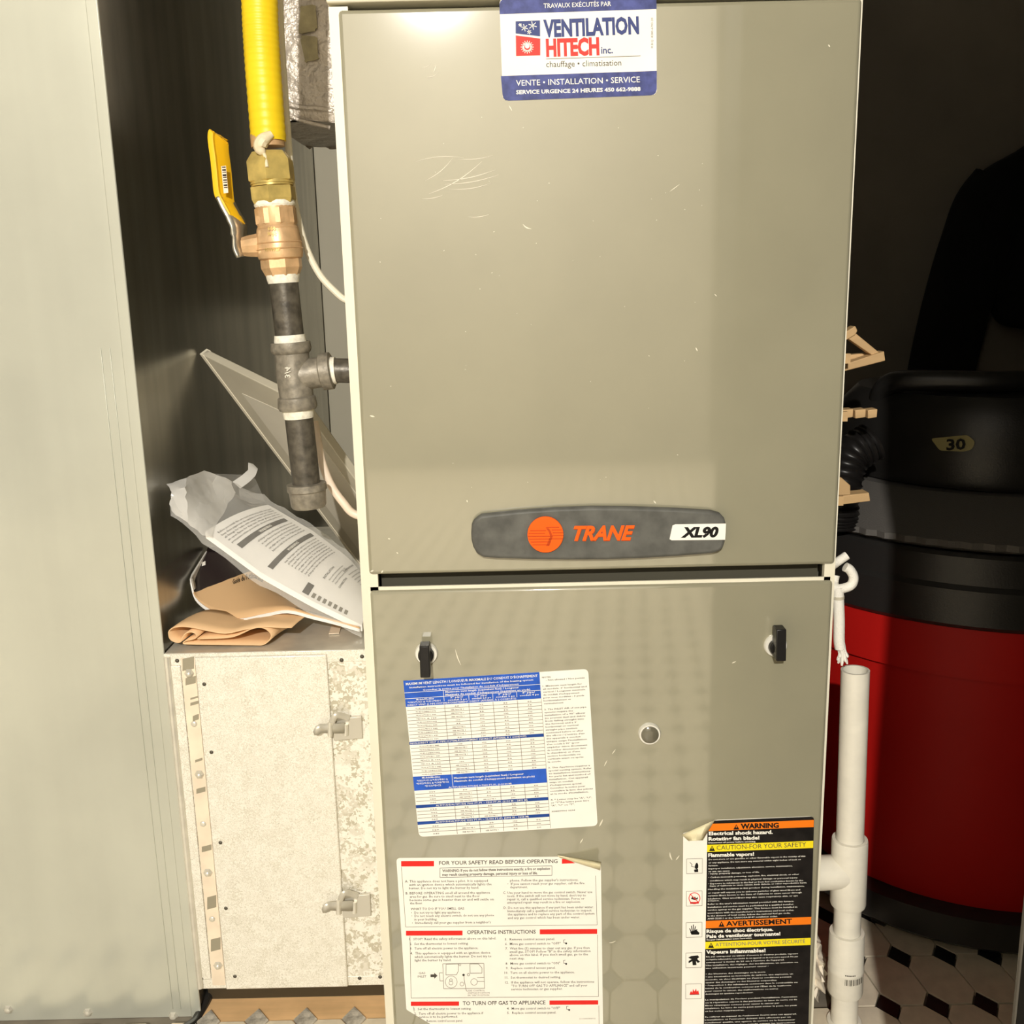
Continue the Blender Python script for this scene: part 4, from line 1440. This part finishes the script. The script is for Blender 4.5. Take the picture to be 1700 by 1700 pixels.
LT = ['Before you install this unit read every step with care and', 'keep these pages near the appliance for later use. Check', 'all fittings for leaks with soapy water and never use', 'an open flame for that test. Wear gloves and eye', 'protection when you handle sheet metal parts since', 'cut edges can be sharp. Turn off gas and power']
for i in range(5):
    mtext(LT[i % 6], .262 + i * .017, .10, .86, .009, 1)
mq(0, .345, .12, .372, .84)
mtext('WARNING', .367, .42, .60, .013, 2, .03)
for i in range(5):
    mtext(LT[(i + 2) % 6], .398 + i * .019, .30, .84, .009, 1)
mq(0, .500, .12, .527, .86)
mtext('WARNING', .522, .42, .60, .013, 2, .03)
for i in range(8):
    mtext(LT[(i + 1) % 6], .552 + i * .018, .26, .84, .009, 1)
mq(0, .690, .06, .722, .20)
mtext('INSTALLATION', .745, .34, .58, .011, 1, .02)
for i in range(3):
    mtext(LT[i], .770 + i * .018, .36, .70, .008, 1)
mtext('CONNECTION', .835, .34, .56, .011, 1, .02)
for i in range(7):
    mq(3, .735 + i * .028, .06, .751 + i * .028, .12)
mtext('DIMENSIONS', .80, .62, .88, .010, 1, .02)
for i in range(6):
    mtext(LT[i], .83 + i * .02, .64, .90, .008, 1)
pr.build('manual_print', ['ink_grey', 'ink_grey', 'paper_white', 'ink_light_grey'], mo, smooth=0)

def crumple(rows, n, amp, seed):
    rnd = random.Random(seed)
    a, b = len(rows), len(rows[0])
    out = []
    N_, M_ = (a - 1) * n, (b - 1) * n
    for i in range(N_ + 1):
        u = min(i / n, a - 1 - 1e-6)
        iu, fu = int(u), u - int(u)
        r = []
        for j in range(M_ + 1):
            v = min(j / n, b - 1 - 1e-6)
            iv, fv = int(v), v - int(v)
            p = (rows[iu][iv] * (1 - fu) * (1 - fv) + rows[iu + 1][iv] * fu * (1 - fv) + rows[iu][iv + 1] * (1 - fu) * fv + rows[iu + 1][iv + 1] * fu * fv)
            r.append(p + Vector((rnd.uniform(-1, 1), rnd.uniform(-1, 1), rnd.uniform(-1, 1))) * amp)
        out.append(r)
    return out


# the bag around it
k = MB()
R = []
for i in range(25):
    u = i / 24
    r = []
    for j in range(11):
        v = -.02 + 1.0 * j / 10
        q = man(u, v, .0035 + .003 * math.sin(i * 1.9 + j * 1.3) * math.sin(j * .9) + (.004 if u < .2 else 0))
        if u < .2:
            q.z += (.2 - u) * .05 * math.sin(j * 1.1)
        r.append(q)
    R.append(r)
k.grid(R)
under = [[Vector((q.x, q.y, max(q.z - .0125 + .0015 * math.sin(i + j), TOPZ + .001))) for j, q in enumerate(r)] for i, r in enumerate(R)]
k.grid(under)
k.grid([[r[0], under[i][0]] for i, r in enumerate(R)])
k.grid([[r[-1], under[i][-1]] for i, r in enumerate(R)])
bg = tag(k.build('plastic_bag', 'polythene', None, smooth=180), 'clear plastic bag wrapped around the white printed manual', 'bag')
k = MB()
flap = [[onY(x, y, d) for x, y, d in row] for row in
        [[(277, 803, .12), (308, 794, .13), (340, 782, .17), (384, 798, .19)],
         [(284, 816, .11), (308, 810, .115), (338, 806, .15), (390, 818, .185)],
         [(282, 838, .105), (310, 842, .105), (338, 838, .125), (376, 842, .16)],
         [(286, 850, .105), (312, 868, .10), (334, 886, .098), (350, 892, .100)]]]
k.grid(crumple(flap, 4, .0010, 3))
lab(k.build('bag_mouth', 'polythene_fold', bg, smooth=40), 'crumpled milky mouth of the bag')
k = MB()
k.grid([[onY(342, 786, .20), onY(370, 787, .235), onY(400, 788, .26), onY(424, 795, .275)], [onY(345, 806, .20), onY(380, 805, .235), onY(412, 812, .26), onY(434, 818, .27)], [onY(372, 822, .215), onY(400, 824, .235), onY(424, 828, .25), onY(441, 834, .265)]])
lab(k.build('bag_flap', 'polythene', bg, smooth=180), 'loose thin flap standing up behind')
k = MB()
k.grid([[onY(386, 800, .24), onY(402, 789, .245), onY(412, 780, .25), onY(412, 768, .255), onY(420, 770, .26)],
        [onY(399, 811, .238), onY(414, 800, .243), onY(424, 790, .248), onY(427, 782, .252), onY(428, 778, .258)]])
lab(k.build('bag_strip', 'polythene_fold', bg, smooth=180), 'curled strip at the top of the bag')

# booklet with a dark cover, curling up at its left end
def surf(px, py, lo=None):
    return onZ(px, py, lo)


bN = [(316, 962), (324, 990), (345, 1009), (372, 1021), (400, 1026), (440, 1018), (478, 1012), (520, 1022), (560, 1032), (597, 1043)]
bNY = [.165, .158, .145, .132, .122, .115, .112, .108, .105, .100]
bF = [(316, 917), (326, 914), (344, 909), (368, 912), (395, 928), (432, 955), (470, 977), (517, 1002), (560, 1022), (597, 1037)]
bFY = [.235, .24, .245, .245, .235, .22, .20, .18, .15, .13]


def proj(P):
    d = P - CAM
    return Vector((850 + F * d.dot(RT) / d.dot(FW), 850 - F * d.dot(UP) / d.dot(FW)))


na = smooth_path([Vector((x, y, 0)) for x, y in bN], 4)
fa_ = smooth_path([Vector((x, y, 0)) for x, y in bF], 4)
ny = smooth_path([Vector((y, 0, 0)) for y in bNY], 4)
fy = smooth_path([Vector((y, 0, 0)) for y in bFY], 4)
rows = []
for i in range(len(na)):
    a = onY(na[i].x, na[i].y, ny[i].x)
    b = onY(fa_[i].x, fa_[i].y, fy[i].x)
    a.z = max(a.z, TOPZ + .009)
    b.z = max(b.z, TOPZ + .009)
    r = []
    ts = 0.0
    while ts < 1.0 and proj(a * (1 - ts) + b * ts).y > 984 - (proj(a * (1 - ts) + b * ts).x - 325) * .39:
        ts += .01
    ts = min(max(ts, .02), .98)
    for j in range(13):
        t = ts * j / 6 if j <= 6 else ts + (1 - ts) * (j - 6) / 6
        q = a * (1 - t) + b * t
        q.x = min(max(q.x, DX + .003), FX0 - .003)
        r.append(q)
    rows.append(r)
k = MB()
nr, nc = len(rows), 13
k.v = [q for r in rows for q in r]
for i in range(nr - 1):
    for j in range(nc - 1):
        k.f.append((i * nc + j, (i + 1) * nc + j, (i + 1) * nc + j + 1, i * nc + j + 1))
        k.m.append(2 if i < 3 else (1 if j < 6 else 0))
bk = k.build('booklet', ['booklet_dark', 'booklet_tan', 'booklet_edge'], None, smooth=80, solid=.0012)
tag(bk, 'curled booklet with a dark cover under the bagged manual', 'booklet')
k = MB()
for d in range(3):
    rr = [[rows[i][0] + Vector((0, -.0006 * d - .0002, -.0012 * d - .001)), rows[i][0] + Vector((0, .012, -.0012 * d - .001))] for i in range(len(rows))]
    k.grid(rr)
lab(k.build('booklet_pages', 'booklet_edge', bk, smooth=80, solid=.0006), 'pale page edges')
k = MB()
vs, fs = text_mesh('Guide de l’utilisateur', .02, 0, 1)
xm = max(q[0] for q in vs)


def onpage(i, j):
    i0, j0 = min(int(i), nr - 2), min(int(j), nc - 2)
    a = rows[i0][j0] * (1 - (i - i0)) + rows[i0 + 1][j0] * (i - i0)
    b = rows[i0][j0 + 1] * (1 - (i - i0)) + rows[i0 + 1][j0 + 1] * (i - i0)
    q = a * (1 - (j - j0)) + b * (j - j0)
    return q + (CAM - q).normalized() * .002


k.add([onpage(14.5 + 6 * x / xm, 5.05 + .75 * y / CAP) for x, y in vs], fs)
o_ = lab(k.build('cover_title', 'ink_black', bk, smooth=0), 'short black title line')
k = MB()
k.quad(onpage(6, 10.0), onpage(7.4, 10.0), onpage(7.4, 9.4), onpage(6, 9.4))
lab(k.build('cover_mark', 'paper_white', bk, smooth=0), 'small white mark on the dark cover')

# folded kraft envelope
dv = onZ(334, 1013, TOPZ + .02) - onZ(285, 1040, TOPZ + .02)
E4 = conv(240, 740, 4.474)
prof = [(1090, 1352), (980, 1350), (860, 1345), (730, 1368), (600, 1395), (470, 1375), (360, 1352), (280, 1343), (215, 1352), (180, 1378), (178, 1412), (196, 1444), (240, 1462), (268, 1456), (278, 1430),
        (300, 1398), (340, 1384), (376, 1396), (384, 1424), (350, 1440), (304, 1450), (286, 1468), (330, 1474), (560, 1478), (800, 1480), (880, 1478), (930, 1440), (938, 1400), (900, 1362), (850, 1350), (790, 1362), (740, 1386), (660, 1418), (560, 1430), (390, 1436)]
kp = smooth_path([Vector((*E4(*q), 0)) for q in prof], 3)
k = MB()
rows = []
for q in kp:
    a = onY(q.x, q.y, .083)
    a.z = max(a.z, TOPZ + .0012)
    r = [a + dv * t + Vector((0, 0, .002 * math.sin(t * 3))) for t in (0, .25, .5, .75, 1.0)]
    for p3 in r:
        p3.x = max(p3.x, DX + .004)
    rows.append(r)
k.grid(rows)
tag(k.build('kraft_envelope', 'kraft', None, smooth=70, solid=.0010), 'folded tan kraft envelope lying on the cabinet below the booklet', 'envelope')
k = MB()
q = [onZ(x, y, TOPZ + .0008) for x, y in ((551, 1038), (568, 1036), (563, 1052), (546, 1053))]
k.slab(q, (0, 0, .0008))
tag(k.build('paper_scrap', 'tan_tape'), 'small tan paper scrap on the cabinet beside the furnace', 'paper')

# ------------------------------------------------------------------ white drain pipe at the right
dp = thing('drain_pipe', 'white plastic drain standpipe with tee beside the furnace', 'pipe', (0.34, 0.03, 0))
PY = .034
pa = onY(1420, 1112, PY)
pb = onY(1403, 1640, PY)
axp = lambda y: pa + (pb - pa) * ((onY(1410, y, PY).z - pa.z) / (pb.z - pa.z))
fl = pa + (pb - pa) * ((-.003 - pa.z) / (pb.z - pa.z))
R0 = .01385
k = MB()
k.lathe(pa, axp(1420), [(0, R0 - .0022), (0, R0), (1, R0)], 32, caps=False)
k.lathe(pa, axp(1200), [(0, R0 - .0022), (1, R0 - .0022)], 32, caps=False)
lab(k.build('standpipe', 'pvc', dp), 'open ended white pipe')
tp = axp(1392)
bt = axp(1500)
k = MB()
k.lathe(tp, bt, [(0, R0 + .0003), (0, .0176), (.03, .0182), (.97, .0182), (1, .0176), (1, R0 + .0003)], 36, caps=False)
tee = lab(k.build('tee', 'pvc', dp), 'white tee fitting')
k = MB()
mid = tp + (bt - tp) * .50
k.lathe(mid, Vector((FX1 + .0006, PY - .002, mid.z)), [(0, .0174), (1, .0178)], 32)
k.build('tee_branch', 'pvc', tee)
k = MB()
k.lathe(axp(1490), axp(1640), [(0, R0), (1, R0)], 32)
k.build('pipe_length', 'pvc', dp)
k = MB()
c0, c1 = axp(1546), axp(1645)
k.lathe(c0, c1, [(0, R0 + .0002), (0, .0176), (.03, .0181), (.55, .0181), (.57, .0186), (.62, .0186), (.64, .0182), (.97, .0182), (1, .0176), (1, R0 + .0002)], 36, caps=False)
cp = lab(k.build('coupling', 'pvc', dp), 'white coupling with a printed bar code')
k = MB()
pts = []
for i in range(15):
    a = -.35 + i * .075
    wd = (.02, .045, .015, .03, .05)[i % 5]
    for lo_, hi_ in ((.62, .72),):
        cc0 = c0 + (c1 - c0) * lo_
        cc1 = c0 + (c1 - c0) * hi_
        r = .0189
        k.quad(*[c + Vector((math.sin(t) * r, -math.cos(t) * r, 0)) for c, t in ((cc0, a), (cc0, a + wd), (cc1, a + wd), (cc1, a))])
for i in range(7):
    a = -.35 + i * .085
    cc0 = c0 + (c1 - c0) * .545
    cc1 = c0 + (c1 - c0) * .565
    k.quad(*[c + Vector((math.sin(t) * .0189, -math.cos(t) * .0189, 0)) for c, t in ((cc0, a), (cc0, a + .06), (cc1, a + .06), (cc1, a))])
k.build('barcode', 'ink_grey', cp, smooth=0)
k = MB()
k.lathe(axp(1630), fl, [(0, R0), (1, R0)], 32)
k.build('pipe_length', 'pvc', dp)
k = MB()
k.lathe(axp(1692), fl, [(0, R0 + .0002), (0, .0174), (.06, .018), (1, .018)], 36, caps=False)
lab(k.build('socket', 'pvc', dp), 'white socket at the foot')

# crumpled white cloth at the foot of the furnace
bm = bmesh.new()
bmesh.ops.create_icosphere(bm, subdivisions=4, radius=1)
cc = Vector((FX1 + .023, .104, .034))
for v in bm.verts:
    d = v.co.normalized()
    nz = .14 * math.sin(d.x * 9 + d.z * 5) * math.cos(d.y * 8 + 1) + .10 * math.sin(d.z * 17 + d.y * 6) + .07 * math.sin(d.x * 23 + d.y * 19)
    v.co = Vector((d.x * .018 * (1 + nz), d.y * .040 * (1 + nz), d.z * .036 * (1 + nz))) + Vector((0, .004 * d.z, 0))
    if d.z > 0:
        v.co.x -= d.z * .006
k = MB()
k.v = [v.co + cc for v in bm.verts]
k.f = [[v.index for v in f.verts] for f in bm.faces]
k.m = [0] * len(k.f)
bm.free()
tag(k.build('crumpled_rag', 'rag', None, smooth=60), 'crumpled off-white rag on the floor between furnace and drain pipe', 'rag')

# looped white cord hanging at the right edge
wc = thing('white_rope', 'looped white rope with frayed end hanging at the furnace edge', 'rope', onY(1395, 960, .02))
D = lambda x, y, d=.020: onY(x, y, d)
k = MB()
k.tube(smooth_path([D(1378, 942, .03), D(1390, 933), D(1406, 922)], 5), .0042, 12)
k.tube(smooth_path([D(1403, 941), D(1411, 946), D(1417, 958), D(1414, 970), D(1403, 976), D(1388, 977), D(1384, 968, .026), D(1386, 955, .028)], 6), .0046, 12)
k.tube(smooth_path([D(1391, 974), D(1392, 1000), D(1393, 1030), D(1393, 1062), D(1395, 1076)], 6), .0054, 12)
lab(k.build('rope_body', 'cord_white', wc, smooth=60), 'thick white woven rope')
k = MB()
for i in range(9):
    a = i * .7
    e = Vector((math.sin(a) * .005 + .003, math.cos(a) * .004, -.010 - .004 * (i % 3)))
    b = D(1395, 1074)
    k.tube(smooth_path([b + Vector((math.sin(a) * .003, math.cos(a) * .003, .002)), b + e * .5 + Vector((.001, 0, 0)), b + e], 3), [.0016] * 6 + [.0009], 6)
lab(k.build('frayed_end', 'cord_white', wc), 'frayed strands')
k = MB()
k.lathe(D(1392, 989), D(1392, 994), [(0, .0056), (1, .0056)], 14)
lab(k.build('rope_band', 'panel_grey', wc), 'dull band round the rope')

# ------------------------------------------------------------------ red and black wet vacuum
VC = Vector((.616, .378, 0))
vz = .41
vac = thing('shop_vacuum', 'large red and black workshop vacuum standing in the dark', 'vacuum cleaner', VC)
Zp = lambda z: VC + Vector((0, 0, z))


def ring(prof, n=64):
    kk = MB()
    kk.lathe(VC, Zp(1.0), prof, n, caps=True)
    return kk


lab(ring([(.035, .02), (.035, .236), (.045, .241), (.20, .252), (.345, .262), (.350, .262), (.352, .270), (.398, .272), (vz, .272), (vz, .05)]).build('drum', 'vac_red', vac), 'glossy red drum')
lab(ring([(.010, .05), (.010, .250), (.020, .262), (.055, .262), (.060, .250), (.060, .05)]).build('dolly_base', 'vac_black', vac), 'black wheeled base')
for i in range(4):
    a = math.radians(45 + 90 * i)
    c = VC + Vector((math.cos(a) * .232, math.sin(a) * .232, .016))
    k = MB()
    t = Vector((-math.sin(a), math.cos(a), 0)) * .010
    k.lathe(c - t, c + t, [(0, .010), (.1, .0195), (.9, .0195), (1, .010)], 16)
    k.build('caster', 'rubber_black', vac)
lab(ring([(vz + .001, .05), (vz + .001, .274), (vz + .006, .279), (.455, .279), (.460, .274), (.490, .272), (.494, .268), (.494, .05)]).build('lid_collar', 'vac_black', vac), 'black lid collar')
k = MB()
n = 150
prof2 = [(.4945, .05), (.4945, .260), (.500, .270), (.507, .270), (.512, .262), (.545, .20), (.547, .05)]
vs, fs = [], []
for (z, r) in prof2:
    for j in range(n):
        a = 2 * math.pi * j / n
        rr = r + (.004 if (j % 2 and .495 < z < .511) else 0)
        vs.append(VC + Vector((math.cos(a) * rr, math.sin(a) * rr, z)))
for i in range(len(prof2) - 1):
    for j in range(n):
        fs.append((i * n + j, i * n + (j + 1) % n, (i + 1) * n + (j + 1) % n, (i + 1) * n + j))
k.add(vs, fs)
lab(k.build('ribbed_ledge', 'vac_ledge', vac, smooth=20), 'dark grey ledge with a ribbed rim')
hd = lab(ring([(.547, .05), (.547, .186), (.556, .190), (.600, .188), (.632, .182), (.650, .165), (.655, .05)]).build('motor_head', 'vac_black', vac), 'black motor head')
k = MB()
k.tube(smooth_path([VC + Vector((-.16, -.04, .640)), VC + Vector((-.158, -.055, .656)), VC + Vector((-.14, -.075, .664)), VC + Vector((-.06, -.11, .664)), VC + Vector((.0, -.115, .664)), VC + Vector((.02, -.112, .658)), VC + Vector((.022, -.105, .640))], 6), .013, 12)
lab(k.build('carry_handle', 'vac_black', vac), 'black carrying handle')


def onhead(px, py, r):
    v = ray(px, py)
    o = CAM - VC
    A_ = v.x * v.x + v.y * v.y
    B_ = 2 * (o.x * v.x + o.y * v.y)
    C_ = o.x * o.x + o.y * o.y - r * r
    d = B_ * B_ - 4 * A_ * C_
    t = (-B_ - math.sqrt(max(0, d))) / (2 * A_)
    return CAM + v * t


k = MB()
oo = rounded([(1545, 728), (1606, 722), (1619, 733), (1614, 746), (1600, 750), (1560, 748)], 5, 3)
k.quad(*[onhead(q.x, q.y, .1915) for q in oo])
k.mat(1)
vs, fs = text_mesh('30', .03, 0, 2)
xm = max(q[0] for q in vs)
k.add([onhead(1570 + 33 * x / xm, 747 - 17 * y / CAP - .04 * (x / xm) * 33, .1925) for x, y in vs], fs)
lab(k.build('number_sticker', ['vac_sticker', 'ink_black'], hd, smooth=0), 'yellow sticker with the number 30')
# hose port and ribbed hose on the side that catches the light
k = MB()
hp = smooth_path([VC + Vector((-.20, -.13, .60)), VC + Vector((-.225, -.135, .585)), VC + Vector((-.235, -.14, .555)), VC + Vector((-.238, -.14, .52)), VC + Vector((-.238, -.14, .503))], 12)
k.tube(hp, [.022 + .0022 * (1 if i % 3 == 0 else 0) for i in range(len(hp))], 16)
lab(k.build('ribbed_hose', 'black_plastic', vac), 'black ribbed suction hose')

# ------------------------------------------------------------------ wooden rack between furnace and vacuum
wr_ = thing('wooden_rack', 'folded wooden slat rack poking out behind the right furnace edge', 'rack', (.325, .17, 0))
for y in (.13, .20):
    k = MB()
    k.box(.308, .320, y, y + .018, -.003, .80)
    k.build('upright', 'pine', wr_, bevel=.001)
WY = .16


def slat(quad, d=.016, y=WY):
    kk = MB()
    kk.slab([onY(px, py, y) for px, py in quad], (0, d, 0))
    return kk.build('slat', 'pine', wr_, bevel=.0008)


slat([(1380, 612), (1468, 583), (1470, 599), (1380, 622)])
slat([(1405, 560), (1418, 551), (1462, 587), (1448, 590)], .012, WY + .004)
slat([(1396, 556), (1420, 541), (1424, 549), (1420, 556), (1396, 570)], .016, WY + .002)
slat([(1385, 592), (1440, 586), (1444, 592), (1385, 602)], .010, WY + .018)
for a, b in ((1396, 1417), (1420, 1438), (1441, 1457)):
    slat([(a, 681), (b, 679), (b - 1, 693), (a, 695)], .016, WY)
slat([(1380, 790), (1397, 793), (1412, 806), (1412, 822), (1380, 823)])
slat([(1398, 823), (1443, 818), (1445, 832), (1398, 838)], .020, WY + .001)
for z in (.55, .64, .70):
    k = MB()
    k.box(.3205, .352, .141, .147, z, z + .01)
    k.build('cross_rail', 'pine', wr_)

# ------------------------------------------------------------------ dark form added for a person's shadow on the rear wall
jk = thing('shadow_figure', 'dark form added for the shadow of a person on the rear wall above the vacuum', 'shadow', (1.0, YB - .03, 1.0))
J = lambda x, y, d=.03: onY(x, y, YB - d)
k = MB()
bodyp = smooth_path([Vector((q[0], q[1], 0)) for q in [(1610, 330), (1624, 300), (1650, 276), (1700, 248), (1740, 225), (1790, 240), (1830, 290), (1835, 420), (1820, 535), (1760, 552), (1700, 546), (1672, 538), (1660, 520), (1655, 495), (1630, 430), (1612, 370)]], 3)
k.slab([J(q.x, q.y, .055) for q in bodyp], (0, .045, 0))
lab(k.build('shadow_torso', 'shadow_black', jk, bevel=.012, seg=3), 'dark torso of the added shadow form')
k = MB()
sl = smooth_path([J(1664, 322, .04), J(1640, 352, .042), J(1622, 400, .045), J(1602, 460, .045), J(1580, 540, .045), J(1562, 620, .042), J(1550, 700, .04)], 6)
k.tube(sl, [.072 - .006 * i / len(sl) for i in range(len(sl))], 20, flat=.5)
lab(k.build('shadow_arm', 'shadow_black', jk, smooth=60), 'long dark arm of the added shadow form')
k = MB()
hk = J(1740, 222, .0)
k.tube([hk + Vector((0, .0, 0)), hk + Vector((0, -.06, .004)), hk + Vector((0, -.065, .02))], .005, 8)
k.build('added_hook', 'zinc', jk)  # added only to carry the shadow form

# ------------------------------------------------------------------ pendant lamp in the room behind the camera
cl = thing('pendant_lamp', 'bare pendant lamp hanging out of view behind the camera', 'lamp', (LAMP.x, LAMP.y, 2.35))
k = MB()
k.lathe(Vector((LAMP.x, LAMP.y, 2.35)), Vector((LAMP.x, LAMP.y, 2.31)), [(0, .06), (.5, .055), (.9, .02), (1, .006)], 24)
k.build('ceiling_rose', 'ceiling_white', cl)
MB().tube([(LAMP.x, LAMP.y, 2.315), (LAMP.x, LAMP.y, LAMP.z + .12)], .003, 8).build('cord', 'rubber_black', cl)
MB().lathe(Vector((LAMP.x, LAMP.y, LAMP.z + .125)), Vector((LAMP.x, LAMP.y, LAMP.z + .055)), [(0, .006), (.1, .018), (.9, .020), (1, .018)], 20).build('lamp_holder', 'black_plastic', cl)
